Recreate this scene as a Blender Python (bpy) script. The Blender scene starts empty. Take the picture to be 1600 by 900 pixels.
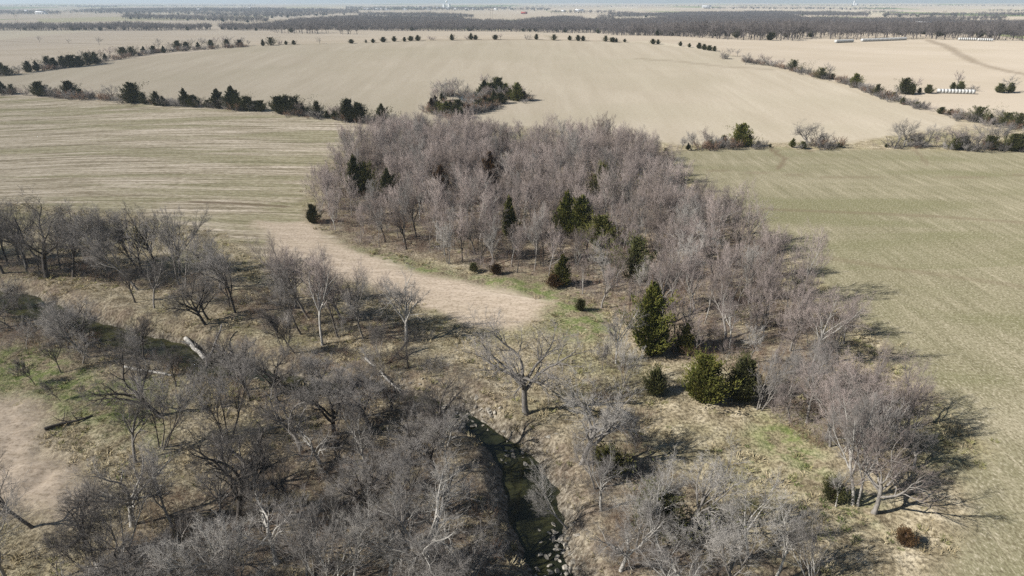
import bpy, math, random
import numpy as np
from mathutils import Matrix, Vector

# ------------------------------------------------------------------ camera
F_PX, CX, CY = 1067.0, 800.0, 450.0          # focal length in pixels of a 1600 px wide frame
CAM_H = 45.0
PITCH = math.radians(22.78)
scene = bpy.context.scene
cam_d = bpy.data.cameras.new('camera')
cam_d.sensor_width = 36.0
cam_d.lens = 36.0 * F_PX / 1600.0
cam_d.clip_start = 1.0
cam_d.clip_end = 40000.0
cam = bpy.data.objects.new('camera', cam_d)
cam.location = (0, 0, CAM_H)
cam.rotation_euler = (math.pi / 2 - PITCH, 0, 0)
scene.collection.objects.link(cam)
scene.camera = cam

# ------------------------------------------------------------------ sky, sun, exposure
SUN_EL = math.radians(35)
SHADOW_AZ = math.radians(17)                 # shadows run towards +X, a little towards +Y
ldir = Vector((math.cos(SHADOW_AZ) * math.cos(SUN_EL), math.sin(SHADOW_AZ) * math.cos(SUN_EL), -math.sin(SUN_EL)))
world = bpy.data.worlds.new('World')
scene.world = world
world.use_nodes = True
wn = world.node_tree
bg = wn.nodes['Background']
sky = wn.nodes.new('ShaderNodeTexSky')
sky.sky_type = 'NISHITA'
sky.sun_disc = False
sky.sun_elevation = SUN_EL
tos = -ldir
sky.sun_rotation = math.atan2(tos.x, tos.y)
sky.altitude = 300
sky.air_density = 1.0
sky.dust_density = 0.6
wn.links.new(sky.outputs[0], bg.inputs[0])
bg.inputs[1].default_value = 0.05
sun_d = bpy.data.lights.new('sun', 'SUN')
sun_d.energy = 5.0
sun_d.angle = math.radians(0.53)
sun_d.color = (1.0, 0.955, 0.89)
sun = bpy.data.objects.new('sun', sun_d)
sun.rotation_euler = ldir.to_track_quat('-Z', 'Y').to_euler()
sun.location = (-60, -20, 80)
scene.collection.objects.link(sun)
vs = scene.view_settings
vs.view_transform = 'Standard'
vs.look = 'None'
vs.exposure = 0.46
vs.gamma = 1.0
cy = scene.cycles
cy.max_bounces = 4
cy.diffuse_bounces = 2
cy.glossy_bounces = 2
cy.transmission_bounces = 2
cy.volume_bounces = 1
cy.use_denoising = False
cy.caustics_reflective = False
cy.caustics_refractive = False

COL = scene.collection
RNG = np.random.default_rng(7)
random.seed(7)

# ------------------------------------------------------------------ numeric helpers
def vnoise(x, y, seed=0):
    x = np.asarray(x, float); y = np.asarray(y, float)
    xi = np.floor(x).astype(np.int64); yi = np.floor(y).astype(np.int64)
    fx = x - xi; fy = y - yi
    def h(a, b):
        n = (a * 374761393 + b * 668265263 + seed * 1442695041) & 0x7fffffff
        n = ((n ^ (n >> 13)) * 1274126177) & 0x7fffffff
        return ((n ^ (n >> 16)) & 0xffff) / 65535.0
    u = fx * fx * (3 - 2 * fx); v = fy * fy * (3 - 2 * fy)
    return (h(xi, yi) * (1 - u) + h(xi + 1, yi) * u) * (1 - v) + (h(xi, yi + 1) * (1 - u) + h(xi + 1, yi + 1) * u) * v - 0.5

def sstep(a, b, x):
    t = np.clip((x - a) / (b - a), 0, 1)
    return t * t * (3 - 2 * t)

def zbase(X, Y):
    """rolling land without the creek"""
    X = np.asarray(X, float); Y = np.asarray(Y, float)
    sx = np.where(X < 20, 300.0, 215.0)
    gx = np.exp(-0.5 * ((X - 20) / sx) ** 2)
    gy = np.where(Y < 575, sstep(235, 575, Y) * 0.55 + 0.45 * np.clip((Y - 235) / 340, 0, 1), np.exp(-0.5 * ((Y - 575) / 170) ** 2))
    z = 18.2 * gx * gy
    g2x = np.exp(-0.5 * ((X - 420) / np.where(X < 420, 150.0, 420.0)) ** 2)
    g2y = np.where(Y < 740, sstep(300, 740, Y), np.exp(-0.5 * ((Y - 740) / 190) ** 2))
    z = z + 12.0 * g2x * g2y
    g3 = np.exp(-0.5 * ((X + 150) / 350) ** 2) * np.exp(-0.5 * ((Y - 1010) / 150) ** 2)
    z = z + 5.0 * g3
    far = sstep(900, 2500, Y)
    z = z + far * (7.0 * vnoise(X / 700, Y / 900, 3) + 9.0 * vnoise(X / 2300 + .3, Y / 1900, 5))
    z = z + sstep(3000, 9000, Y) * 12.0
    z = z + sstep(120, 300, Y) * 0.8 * vnoise(X / 60, Y / 60, 9)
    return z

def ray_dir(px, py):
    c, s = math.cos(PITCH), math.sin(PITCH)
    x = (px - CX) / F_PX; u = -(py - CY) / F_PX
    return np.array([x, c + u * s, -s + u * c])

TS = np.geomspace(30, 16000, 900)
def at(px, py, zoff=0.0):
    """where the line of sight through a picture point meets the land"""
    d = ray_dir(px, py)
    h = CAM_H + d[2] * TS - zbase(d[0] * TS, d[1] * TS) - zoff
    i = np.argmax(h < 0)
    if h[i] >= 0:
        i = len(TS) - 1
    a, b = TS[max(i - 1, 0)], TS[i]
    for _ in range(30):
        m = 0.5 * (a + b)
        if CAM_H + d[2] * m - zbase(d[0] * m, d[1] * m) - zoff < 0: b = m
        else: a = m
    return np.array([d[0] * b, d[1] * b])

def ats(pts, zoff=0.0):
    return np.array([at(px, py, zoff) for px, py in pts])

def px_height(hpx, X, Y):
    """real height of something standing at X, Y that is hpx pixels tall"""
    depth = Y * math.cos(PITCH) + CAM_H * math.sin(PITCH)
    th = math.atan2(CAM_H, Y) - PITCH
    return hpx * depth / (F_PX * (math.cos(PITCH) + math.sin(PITCH) * math.tan(-th)) ) if Y > 150 else hpx * depth / (F_PX * 0.86)

def sdist(X, Y, poly):
    """signed distance to a polygon, positive inside"""
    poly = np.asarray(poly, float); n = len(poly)
    best = np.full(X.shape, 1e18); inside = np.zeros(X.shape, bool)
    for i in range(n):
        ax, ay = poly[i]; bx, by = poly[(i + 1) % n]
        ex, ey = bx - ax, by - ay
        t = np.clip(((X - ax) * ex + (Y - ay) * ey) / (ex * ex + ey * ey + 1e-9), 0, 1)
        best = np.minimum(best, (X - ax - t * ex) ** 2 + (Y - ay - t * ey) ** 2)
        cr = ((ay > Y) != (by > Y)) & (X < ex * (Y - ay) / (ey + 1e-12) + ax)
        inside ^= cr
    return np.where(inside, 1, -1) * np.sqrt(best)

def pdist(X, Y, line, vals=None):
    """distance to a polyline and the value interpolated along it"""
    best = np.full(X.shape, 1e18); val = np.zeros(X.shape)
    for i in range(len(line) - 1):
        ax, ay = line[i]; bx, by = line[i + 1]
        ex, ey = bx - ax, by - ay
        t = np.clip(((X - ax) * ex + (Y - ay) * ey) / (ex * ex + ey * ey + 1e-9), 0, 1)
        d = (X - ax - t * ex) ** 2 + (Y - ay - t * ey) ** 2
        m = d < best
        best = np.where(m, d, best)
        if vals is not None:
            val = np.where(m, vals[i] + t * (vals[i + 1] - vals[i]), val)
    return np.sqrt(best), val

# ------------------------------------------------------------------ the creek
WATER_Z = -1.55
creek_px = [(-160, 452), (-40, 466), (20, 474), (110, 502), (200, 532), (280, 556), (345, 574), (430, 594), (520, 606), (610, 615),
            (680, 634), (725, 650), (755, 676), (785, 700), (812, 735), (828, 775), (838, 815), (850, 860), (868, 905), (890, 980), (905, 1090)]
creek_w = [3.2, 3.2, 3.0, 1.6, 1.9, 2.5, 2.6, 1.0, 0.7, 0.6, 0.6, 0.6, 0.9, 1.2, 1.9, 2.3, 2.2, 1.7, 1.3, 1.4, 1.4]
CREEK = ats(creek_px, WATER_Z)
POND = at(742, 147)

def creek_cut(X, Y):
    d, w = pdist(X, Y, CREEK, creek_w)
    d = d + 1.0 * vnoise(X / 2.6, Y / 2.6, 21) + 0.5 * vnoise(X / 1.1, Y / 1.1, 22)
    bed = 2.5 * (1 - sstep(w - 1.2, w + 2.9, d))
    lip = 0.35 * np.exp(-0.5 * ((d - w - 4) / 2.5) ** 2)
    return -bed + lip, d, w

def zfull(X, Y, micro=True):
    X = np.asarray(X, float); Y = np.asarray(Y, float)
    z = zbase(X, Y)
    c, d, w = creek_cut(X, Y)
    z = z + np.where(Y < 200, c, 0)
    pd = np.hypot((X - POND[0]) / 7.0, (Y - POND[1]) / 15.0)
    z = z - 2.0 * (1 - sstep(0.7, 1.35, pd))
    return z

def zat(x, y):
    return float(zfull(np.array([x]), np.array([y]))[0])

# ------------------------------------------------------------------ material helpers
class NT:
    def __init__(self, name):
        self.m = bpy.data.materials.new(name); self.m.use_nodes = True
        self.t = self.m.node_tree; self.b = self.t.nodes['Principled BSDF']
        self.out = self.t.nodes['Material Output']
    def n(self, typ, **kw):
        nd = self.t.nodes.new(typ)
        for k, v in kw.items(): setattr(nd, k, v)
        return nd
    def l(self, a, b): self.t.links.new(a, b)
    def val(self, sock, v):
        if hasattr(v, 'links') or isinstance(v, bpy.types.NodeSocket): self.l(v, sock)
        else: sock.default_value = v
    def noise(self, vec, scale, detail=3, rough=0.55, dist=0.0):
        nd = self.n('ShaderNodeTexNoise')
        if vec is not None: self.l(vec, nd.inputs['Vector'])
        nd.inputs['Scale'].default_value = scale; nd.inputs['Detail'].default_value = detail
        nd.inputs['Roughness'].default_value = rough; nd.inputs['Distortion'].default_value = dist
        return nd.outputs[0]
    def mapping(self, vec, scale=(1, 1, 1), rot=0.0, loc=(0, 0, 0)):
        nd = self.n('ShaderNodeMapping')
        self.l(vec, nd.inputs[0]); nd.inputs['Scale'].default_value = scale
        nd.inputs['Rotation'].default_value = (0, 0, rot); nd.inputs['Location'].default_value = loc
        return nd.outputs[0]
    def ramp(self, fac, stops):
        nd = self.n('ShaderNodeValToRGB'); self.l(fac, nd.inputs[0])
        e = nd.color_ramp.elements
        while len(e) < len(stops): e.new(0.5)
        for k, (p, c) in enumerate(stops):
            e[k].position = p; e[k].color = (c, c, c, 1) if not hasattr(c, '__len__') else (*c, 1)
        return nd.outputs[0]
    def mix(self, fac, a, b, mode='MIX'):
        nd = self.n('ShaderNodeMix', data_type='RGBA', blend_type=mode)
        self.val(nd.inputs[0], fac)
        for s, v in ((nd.inputs[6], a), (nd.inputs[7], b)):
            if isinstance(v, bpy.types.NodeSocket): self.l(v, s)
            else: s.default_value = (*v, 1)
        return nd.outputs[2]
    def math(self, op, a, b=0.0, clamp=False):
        nd = self.n('ShaderNodeMath', operation=op, use_clamp=clamp)
        self.val(nd.inputs[0], a); self.val(nd.inputs[1], b)
        return nd.outputs[0]

def simple(name, col, rough=0.8, var=0.25, scale=3.0, spec=0.2, metal=0.0):
    t = NT(name)
    tc = t.n('ShaderNodeTexCoord').outputs['Object']
    f = t.noise(tc, scale, 4)
    a = tuple(c * (1 - var) for c in col); b = tuple(min(1, c * (1 + var)) for c in col)
    t.l(t.ramp(f, [(0.3, a), (0.7, b)]), t.b.inputs['Base Color'])
    t.b.inputs['Roughness'].default_value = rough
    t.b.inputs['Specular IOR Level'].default_value = spec
    t.b.inputs['Metallic'].default_value = metal
    return t.m

def bark(name, col, col2, scale=6.0, var=0.45):
    t = NT(name)
    tc = t.n('ShaderNodeTexCoord').outputs['Object']
    f = t.noise(t.mapping(tc, (1, 1, 0.35)), scale, 4)
    rnd = t.n('ShaderNodeObjectInfo').outputs['Random']
    c = t.ramp(f, [(0.3, col), (0.7, col2)])
    k = t.math('ADD', t.math('MULTIPLY', rnd, var), 1 - var / 2)
    hs = t.n('ShaderNodeHueSaturation'); t.l(k, hs.inputs['Value']); t.l(c, hs.inputs['Color'])
    t.l(hs.outputs[0], t.b.inputs['Base Color'])
    t.b.inputs['Roughness'].default_value = 0.9
    t.b.inputs['Specular IOR Level'].default_value = 0.1
    return t.m

M = {}
M['bark_dark'] = bark('dark_bark', (0.055, 0.048, 0.042), (0.12, 0.107, 0.095))
M['bark_gray'] = bark('grey_bark', (0.15, 0.138, 0.125), (0.30, 0.28, 0.255))
M['bark_pale'] = bark('pale_bark', (0.26, 0.245, 0.22), (0.50, 0.48, 0.44))
M['twig_gray'] = bark('grey_twigs', (0.18, 0.166, 0.153), (0.30, 0.28, 0.26), 2.0)
M['twig_dark'] = bark('dark_twigs', (0.085, 0.077, 0.07), (0.16, 0.146, 0.134), 2.0)
M['twig_mauve'] = bark('mauve_twigs', (0.25, 0.208, 0.189), (0.385, 0.328, 0.30), 1.5, 0.5)
M['twig_pale'] = bark('pale_twigs', (0.30, 0.282, 0.257), (0.46, 0.435, 0.40), 2.0)
M['twig_brown'] = bark('brown_twigs', (0.15, 0.095, 0.065), (0.25, 0.165, 0.115), 2.0)
M['twig_umber'] = bark('umber_twigs', (0.165, 0.135, 0.118), (0.27, 0.225, 0.198), 2.0)
M['twig_far'] = bark('distant_twigs', (0.105, 0.094, 0.09), (0.18, 0.162, 0.155), 0.4, 0.5)

def foliage(name, c1, c2, c3):
    t = NT(name)
    tc = t.n('ShaderNodeTexCoord').outputs['Object']
    f = t.noise(tc, 1.4, 3)
    c = t.ramp(f, [(0.3, c1), (0.52, c2), (0.72, c3)])
    rnd = t.n('ShaderNodeObjectInfo').outputs['Random']
    hs = t.n('ShaderNodeHueSaturation'); t.l(t.math('ADD', t.math('MULTIPLY', rnd, 0.5), 0.75), hs.inputs['Value']); t.l(c, hs.inputs['Color'])
    t.l(hs.outputs[0], t.b.inputs['Base Color'])
    t.b.inputs['Roughness'].default_value = 0.75
    t.b.inputs['Specular IOR Level'].default_value = 0.15
    return t.m
M['cedar_dark'] = foliage('dark_cedar_needles', (0.062, 0.07, 0.028), (0.098, 0.102, 0.04), (0.16, 0.145, 0.06))
M['cedar_green'] = foliage('green_cedar_needles', (0.09, 0.105, 0.026), (0.15, 0.155, 0.038), (0.25, 0.22, 0.065))
M['cedar_olive'] = foliage('olive_cedar_needles', (0.09, 0.095, 0.026), (0.14, 0.14, 0.042), (0.21, 0.185, 0.07))
M['cedar_rust'] = foliage('rusty_cedar_needles', (0.055, 0.036, 0.018), (0.105, 0.062, 0.030), (0.15, 0.095, 0.045))
M['cedar_bark'] = bark('cedar_bark', (0.09, 0.06, 0.045), (0.16, 0.11, 0.085))

# ------------------------------------------------------------------ mesh helpers
def mesh_np(name, V, polys_flat, counts, mats=(), mat_idx=None, smooth=False):
    me = bpy.data.meshes.new(name)
    V = np.asarray(V, np.float32)
    pf = np.asarray(polys_flat, np.int32).ravel(); counts = np.asarray(counts, np.int32)
    me.vertices.add(len(V)); me.vertices.foreach_set('co', V.ravel())
    me.loops.add(len(pf)); me.loops.foreach_set('vertex_index', pf)
    me.polygons.add(len(counts))
    st = np.concatenate([[0], np.cumsum(counts)[:-1]]).astype(np.int32)
    me.polygons.foreach_set('loop_start', st)
    if mat_idx is not None: me.polygons.foreach_set('material_index', np.asarray(mat_idx, np.int32))
    if smooth: me.polygons.foreach_set('use_smooth', np.ones(len(counts), bool))
    for m in mats: me.materials.append(m)
    me.update(calc_edges=True); me.validate()
    return me

class Geo:
    """collects quads and triangles with a material index"""
    def __init__(self): self.V = []; self.F = []; self.C = []; self.M = []; self.n = 0
    def add(self, V, F, mi=0):
        V = np.asarray(V, float); F = np.asarray(F, int)
        self.V.append(V); self.F.append((F + self.n).ravel()); self.C.append(np.full(len(F), F.shape[1])); self.M.append(np.full(len(F), mi))
        self.n += len(V)
    def box(self, c, s, mi=0, rz=0.0):
        x, y, z = s[0] / 2, s[1] / 2, s[2] / 2
        v = np.array([[-x, -y, -z], [x, -y, -z], [x, y, -z], [-x, y, -z], [-x, -y, z], [x, -y, z], [x, y, z], [-x, y, z]])
        cs, sn = math.cos(rz), math.sin(rz)
        v = np.stack([v[:, 0] * cs - v[:, 1] * sn, v[:, 0] * sn + v[:, 1] * cs, v[:, 2]], 1) + np.array(c)
        self.add(v, [[0, 3, 2, 1], [4, 5, 6, 7], [0, 1, 5, 4], [1, 2, 6, 5], [2, 3, 7, 6], [3, 0, 4, 7]], mi)
    def tube(self, pts, rad, k, mi=0):
        """pts (n,s,3), rad (n,s): n tapered tubes of k sides"""
        n, s, _ = pts.shape
        T = np.gradient(pts, axis=1); T /= np.linalg.norm(T, axis=2, keepdims=True) + 1e-9
        ref = np.where(np.abs(T[..., 2:3]) > 0.9, np.array([1.0, 0, 0]), np.array([0, 0, 1.0]))
        A = np.cross(T, ref); A /= np.linalg.norm(A, axis=2, keepdims=True) + 1e-9
        B = np.cross(T, A)
        th = np.arange(k) * 2 * math.pi / k
        ring = pts[:, :, None, :] + rad[:, :, None, None] * (A[:, :, None, :] * np.cos(th)[:, None] + B[:, :, None, :] * np.sin(th)[:, None])
        V = ring.reshape(-1, 3)
        base = (np.arange(n) * s * k)[:, None, None]
        i = np.arange(s - 1)[None, :, None] * k; j = np.arange(k)[None, None, :]; j2 = (j + 1) % k
        F = np.stack([base + i + j, base + i + j2, base + i + k + j2, base + i + k + j], -1).reshape(-1, 4)
        self.add(V, F, mi)
    def cones(self, P, Q, r, mi=0):
        """n three-sided spikes from P to Q"""
        T = Q - P; T = T / (np.linalg.norm(T, axis=1, keepdims=True) + 1e-9)
        ref = np.where(np.abs(T[:, 2:3]) > 0.9, np.array([1.0, 0, 0]), np.array([0, 0, 1.0]))
        A = np.cross(T, ref); A /= np.linalg.norm(A, axis=1, keepdims=True) + 1e-9
        B = np.cross(T, A); n = len(P)
        V = np.empty((n, 4, 3))
        for k in range(3):
            th = k * 2 * math.pi / 3
            V[:, k] = P + r[:, None] * (A * math.cos(th) + B * math.sin(th))
        V[:, 3] = Q
        b = (np.arange(n) * 4)[:, None]
        F = np.concatenate([b + np.array([[0, 1, 3]]), b + np.array([[1, 2, 3]]), b + np.array([[2, 0, 3]])], 0)
        self.add(V.reshape(-1, 3), F, mi)
    def mesh(self, name, mats, smooth=False):
        return mesh_np(name, np.concatenate(self.V), np.concatenate(self.F), np.concatenate(self.C), mats, np.concatenate(self.M), smooth)

def obj(name, me, parent=None):
    o = bpy.data.objects.new(name, me); COL.objects.link(o)
    if parent is not None: o.parent = parent
    return o

def tag(o, label=None, cat=None, group=None, kind=None):
    if label: o['label'] = label
    if cat: o['category'] = cat
    if group: o['group'] = group
    if kind: o['kind'] = kind
    return o

# ------------------------------------------------------------------ bare trees: branching skeletons
def norm(v): return v / (np.linalg.norm(v, axis=-1, keepdims=True) + 1e-9)

def grow(r, P, D, L, R, nseg, wob, up, taper):
    n = len(P); pts = np.empty((n, nseg + 1, 3)); pts[:, 0] = P; d = norm(D)
    for s in range(nseg):
        d = norm(d + wob * r.normal(size=(n, 3)) + np.array([0, 0, up]))
        pts[:, s + 1] = pts[:, s] + d * (L / nseg)[:, None]
    rad = R[:, None] * (1 - taper * np.linspace(0, 1, nseg + 1)[None, :])
    return pts, rad

def sprout(r, pts, rad, L, k, tmin, ang, angsd, lr, rr, shape=0.5):
    n, s, _ = pts.shape; s -= 1
    t = tmin + (1 - tmin) * (np.arange(k)[None, :] + r.random((n, k))) / k
    t[:, -1] = 0.98
    f = t * s; i = np.minimum(f.astype(int), s - 1); w = (f - i)[..., None]
    ar = np.arange(n)[:, None]
    P = pts[ar, i] * (1 - w) + pts[ar, i + 1] * w
    T = norm(pts[ar, i + 1] - pts[ar, i])
    Rr = rad[ar, i] * (1 - w[..., 0]) + rad[ar, i + 1] * w[..., 0]
    ref = np.where(np.abs(T[..., 2:3]) > 0.9, np.array([1.0, 0, 0]), np.array([0, 0, 1.0]))
    A = norm(np.cross(T, ref)); B = np.cross(T, A)
    az = (np.arange(k) * 2.4)[None, :] + r.random((n, 1)) * 6.28 + r.normal(size=(n, k)) * 0.5
    an = np.abs(ang + angsd * r.normal(size=(n, k))); an[:, -1] *= 0.35
    D = T * np.cos(an)[..., None] + np.sin(an)[..., None] * (A * np.cos(az)[..., None] + B * np.sin(az)[..., None])
    Ln = L[:, None] * lr * (1 - shape * t) * r.uniform(0.65, 1.3, (n, k))
    return P.reshape(-1, 3), D.reshape(-1, 3), Ln.ravel(), (Rr * rr).ravel()

def bare_tree(seed, H, R, trunk, levels, twig_r=0.011, stems=1, spread=0.0, min_z=0.3):
    """trunk: dict(frac, seg, wob, up, taper, sides); levels: list of dict for each branch order. Returns (wood, twigs)."""
    r = np.random.default_rng(seed)
    wood, tw = Geo(), Geo()
    if stems == 1:
        P = np.array([[0, 0, -0.3]]); D = np.array([[r.normal() * .06, r.normal() * .06, 1]])
    else:
        a = np.arange(stems) * 6.283 / stems + r.random(stems)
        P = np.stack([np.cos(a) * .12 * stems ** .5, np.sin(a) * .12 * stems ** .5, np.full(stems, -0.2)], 1)
        D = np.stack([np.cos(a) * spread * r.uniform(.4, 1.3, stems), np.sin(a) * spread * r.uniform(.4, 1.3, stems), np.ones(stems)], 1)
    n0 = len(P)
    L = np.full(n0, H * trunk['frac']) * r.uniform(.8, 1.1, n0); RR = np.full(n0, R) * r.uniform(.75, 1.1, n0)
    pts, rad = grow(r, P, D, L, RR, trunk['seg'], trunk['wob'], trunk['up'], trunk['taper'])
    rad[:, 0] *= 1.35
    wood.tube(pts, rad, trunk.get('sides', 8), 0)
    for li, lv in enumerate(levels):
        last = li == len(levels) - 1
        P, D, Ln, Rn = sprout(r, pts, rad, L, lv['k'], lv['t'], lv['a'], lv.get('sd', .2), lv['l'], lv.get('r', .62), lv.get('shape', .45))
        Ln = np.clip(Ln, lv.get('lmin', 0.15), 99)
        if last:
            Dn = norm(D + np.array([0, 0, lv.get('up', .1)]) + 0.15 * r.normal(size=D.shape))
            Q = P + Dn * Ln[:, None]
            ok = Q[:, 2] > min_z
            tw.cones(P[ok], Q[ok], np.full(ok.sum(), twig_r), 0)
        else:
            Rn = np.maximum(Rn, twig_r * 1.25)
            npts, nrad = grow(r, P, D, Ln, Rn, lv['seg'], lv['w'], lv['up'], lv.get('taper', .72))
            ok = npts[:, -1, 2] > min_z
            npts, nrad, Ln = npts[ok], nrad[ok], Ln[ok]
            (wood if lv.get('wood') else tw).tube(npts, nrad, lv.get('sides', 3), 0)
            pts, rad, L = npts, nrad, Ln
    return wood, tw

def oak(seed, H):
    return bare_tree(seed, H, 0.026 * H, dict(frac=.36, seg=6, wob=.09, up=.03, taper=.35), [
        dict(k=7, t=.50, a=.85, sd=.25, l=1.35, seg=9, w=.17, up=.05, sides=6, wood=True, r=.72, shape=.25),
        dict(k=7, t=.28, a=.75, sd=.25, l=.48, seg=6, w=.20, up=.05, sides=5, wood=True, r=.68, shape=.35),
        dict(k=6, t=.20, a=.70, sd=.25, l=.58, seg=4, w=.2, up=.03, sides=3, r=.62, shape=.3),
        dict(k=5, t=.15, a=.65, sd=.25, l=.62, seg=2, w=.2, up=.03, sides=3, r=.62, lmin=.3, shape=.3),
        dict(k=4, t=.12, a=.55, sd=.3, l=.80, up=.08, lmin=.3, shape=.3)], twig_r=.008)

def tall(seed, H, forks=3):
    return bare_tree(seed, H, 0.018 * H, dict(frac=.50, seg=8, wob=.07, up=.05, taper=.40, sides=7), [
        dict(k=6, t=.48, a=.52, sd=.18, l=1.08, seg=8, w=.11, up=.06, sides=5, wood=True, r=.78, shape=.25),
        dict(k=8, t=.22, a=.62, sd=.2, l=.47, seg=5, w=.15, up=.07, sides=4, wood=True, r=.68, shape=.35),
        dict(k=6, t=.2, a=.60, sd=.25, l=.56, seg=3, w=.18, up=.05, sides=3, r=.62, shape=.3),
        dict(k=5, t=.15, a=.58, sd=.25, l=.62, seg=2, w=.18, up=.05, sides=3, r=.62, lmin=.3, shape=.3),
        dict(k=4, t=.12, a=.5, sd=.3, l=.85, up=.10, lmin=.3, shape=.3)], twig_r=.008)

def slim(seed, H, stems=1):
    return bare_tree(seed, H, 0.0095 * H, dict(frac=.66, seg=8, wob=.07, up=.06, taper=.70, sides=5), [
        dict(k=10 if stems == 1 else 7, t=.30, a=.50, sd=.15, l=.62, seg=6, w=.10, up=.12, sides=4, wood=True, r=.60, shape=.40),
        dict(k=6, t=.2, a=.52, sd=.2, l=.50, seg=4, w=.14, up=.10, sides=3, r=.62, shape=.35),
        dict(k=5, t=.15, a=.5, sd=.25, l=.60, seg=2, w=.15, up=.10, sides=3, r=.65, lmin=.3, shape=.3),
        dict(k=4, t=.15, a=.45, sd=.3, l=.85, up=.2, lmin=.3, shape=.3)], twig_r=.0095, stems=stems, spread=.22)

def shrub(seed, H, stems=9):
    return bare_tree(seed, H, 0.018, dict(frac=.75, seg=4, wob=.12, up=.08, taper=.6, sides=4), [
        dict(k=5, t=.2, a=.55, sd=.2, l=.6, seg=3, w=.16, up=.08, sides=3, r=.65),
        dict(k=5, t=.15, a=.55, sd=.25, l=.65, seg=2, w=.18, up=.06, sides=3, r=.65, lmin=.15),
        dict(k=3, t=.1, a=.5, sd=.3, l=.8, up=.12, lmin=.15)], twig_r=.0065, stems=stems, spread=.65, min_z=.08)

def far_tree(seed, H):
    return bare_tree(seed, H, 0.25, dict(frac=.5, seg=3, wob=.08, up=.05, taper=.5, sides=4), [
        dict(k=7, t=.35, a=.7, sd=.2, l=.9, seg=3, w=.12, up=.06, sides=3, wood=True, r=.55, shape=.3),
        dict(k=6, t=.2, a=.7, sd=.25, l=.5, seg=2, w=.16, up=.05, sides=3, r=.7),
        dict(k=7, t=.1, a=.7, sd=.3, l=.8, up=.1, lmin=.8)], twig_r=.045)

def far_shrub(seed, H):
    return bare_tree(seed, H, 0.05, dict(frac=.75, seg=3, wob=.12, up=.08, taper=.5, sides=3), [
        dict(k=6, t=.2, a=.6, sd=.2, l=.6, seg=2, w=.16, up=.06, sides=3, r=.7),
        dict(k=5, t=.1, a=.6, sd=.3, l=.8, up=.1, lmin=.3)], twig_r=.03, stems=8, spread=.65, min_z=.1)

PROTO = {}
def proto(name, fn, *a, H=None, mats=('bark_gray', 'twig_gray'), **k):
    w, t = fn(*a, **k)
    top = max(v[:, 2].max() for v in t.V); f = a[1] / top
    for gg in (w, t): gg.V = [v * f for v in gg.V]
    PROTO[name] = (w.mesh(name + '_trunk', [M[mats[0]]], True), t.mesh(name + '_crown', [M[mats[1]]]), a[1])
    print(name, 'tris', sum(len(m.polygons) for m in PROTO[name][:2]), 'scale', round(f, 2), 'width', round(float(max(np.abs(v[:, :2]).max() for v in t.V)) * 2, 1))
for i in range(3): proto('oak%d' % i, oak, 11 + i, 13.0, mats=('bark_dark', 'twig_dark'))
for i in range(3): proto('tall%d' % i, tall, 31 + i, 13.0)
for i in range(4): proto('slim%d' % i, slim, 51 + i, 10.0, mats=('bark_gray', 'twig_mauve'))
for i in range(2): proto('clump%d' % i, slim, 61 + i, 9.0, stems=4, mats=('bark_gray', 'twig_mauve'))
for i in range(3): proto('shrub%d' % i, shrub, 71 + i, 3.2)
for i in range(3): proto('farshrub%d' % i, far_shrub, 171 + i, 3.2, mats=('twig_mauve', 'twig_mauve'))
for i in range(4): proto('far%d' % i, far_tree, 91 + i, 12.0, mats=('twig_far', 'twig_far'))
for i in range(2): proto('sapling%d' % i, slim, 81 + i, 5.0)

def set_mat(o, m):
    s = o.material_slots[0]; s.link = 'OBJECT'; s.material = M[m]

def put_tree(kind, x, y, H, label, cat='bare tree', group=None, bk=None, tw=None, yaw=None, lean=(0, 0), name='bare_tree', wide=1.0):
    tm, cm, h0 = PROTO[kind]
    e = bpy.data.objects.new(name, None); e.empty_display_size = .5; COL.objects.link(e)
    s = H / h0
    e.location = (x, y, zat(x, y)); e.scale = (s * wide, s * wide, s)
    yw = random.uniform(0, 6.28) if yaw is None else yaw
    m = Matrix.Rotation(math.radians(lean[0]), 4, 'Y') @ Matrix.Rotation(math.radians(lean[1]), 4, 'X') @ Matrix.Rotation(yw, 4, 'Z')
    e.rotation_euler = m.to_euler()
    a = obj('trunk', tm, e); b = obj('crown', cm, e)
    if bk: set_mat(a, bk)
    if tw: set_mat(b, tw)
    return tag(e, label, cat, group)

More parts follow.
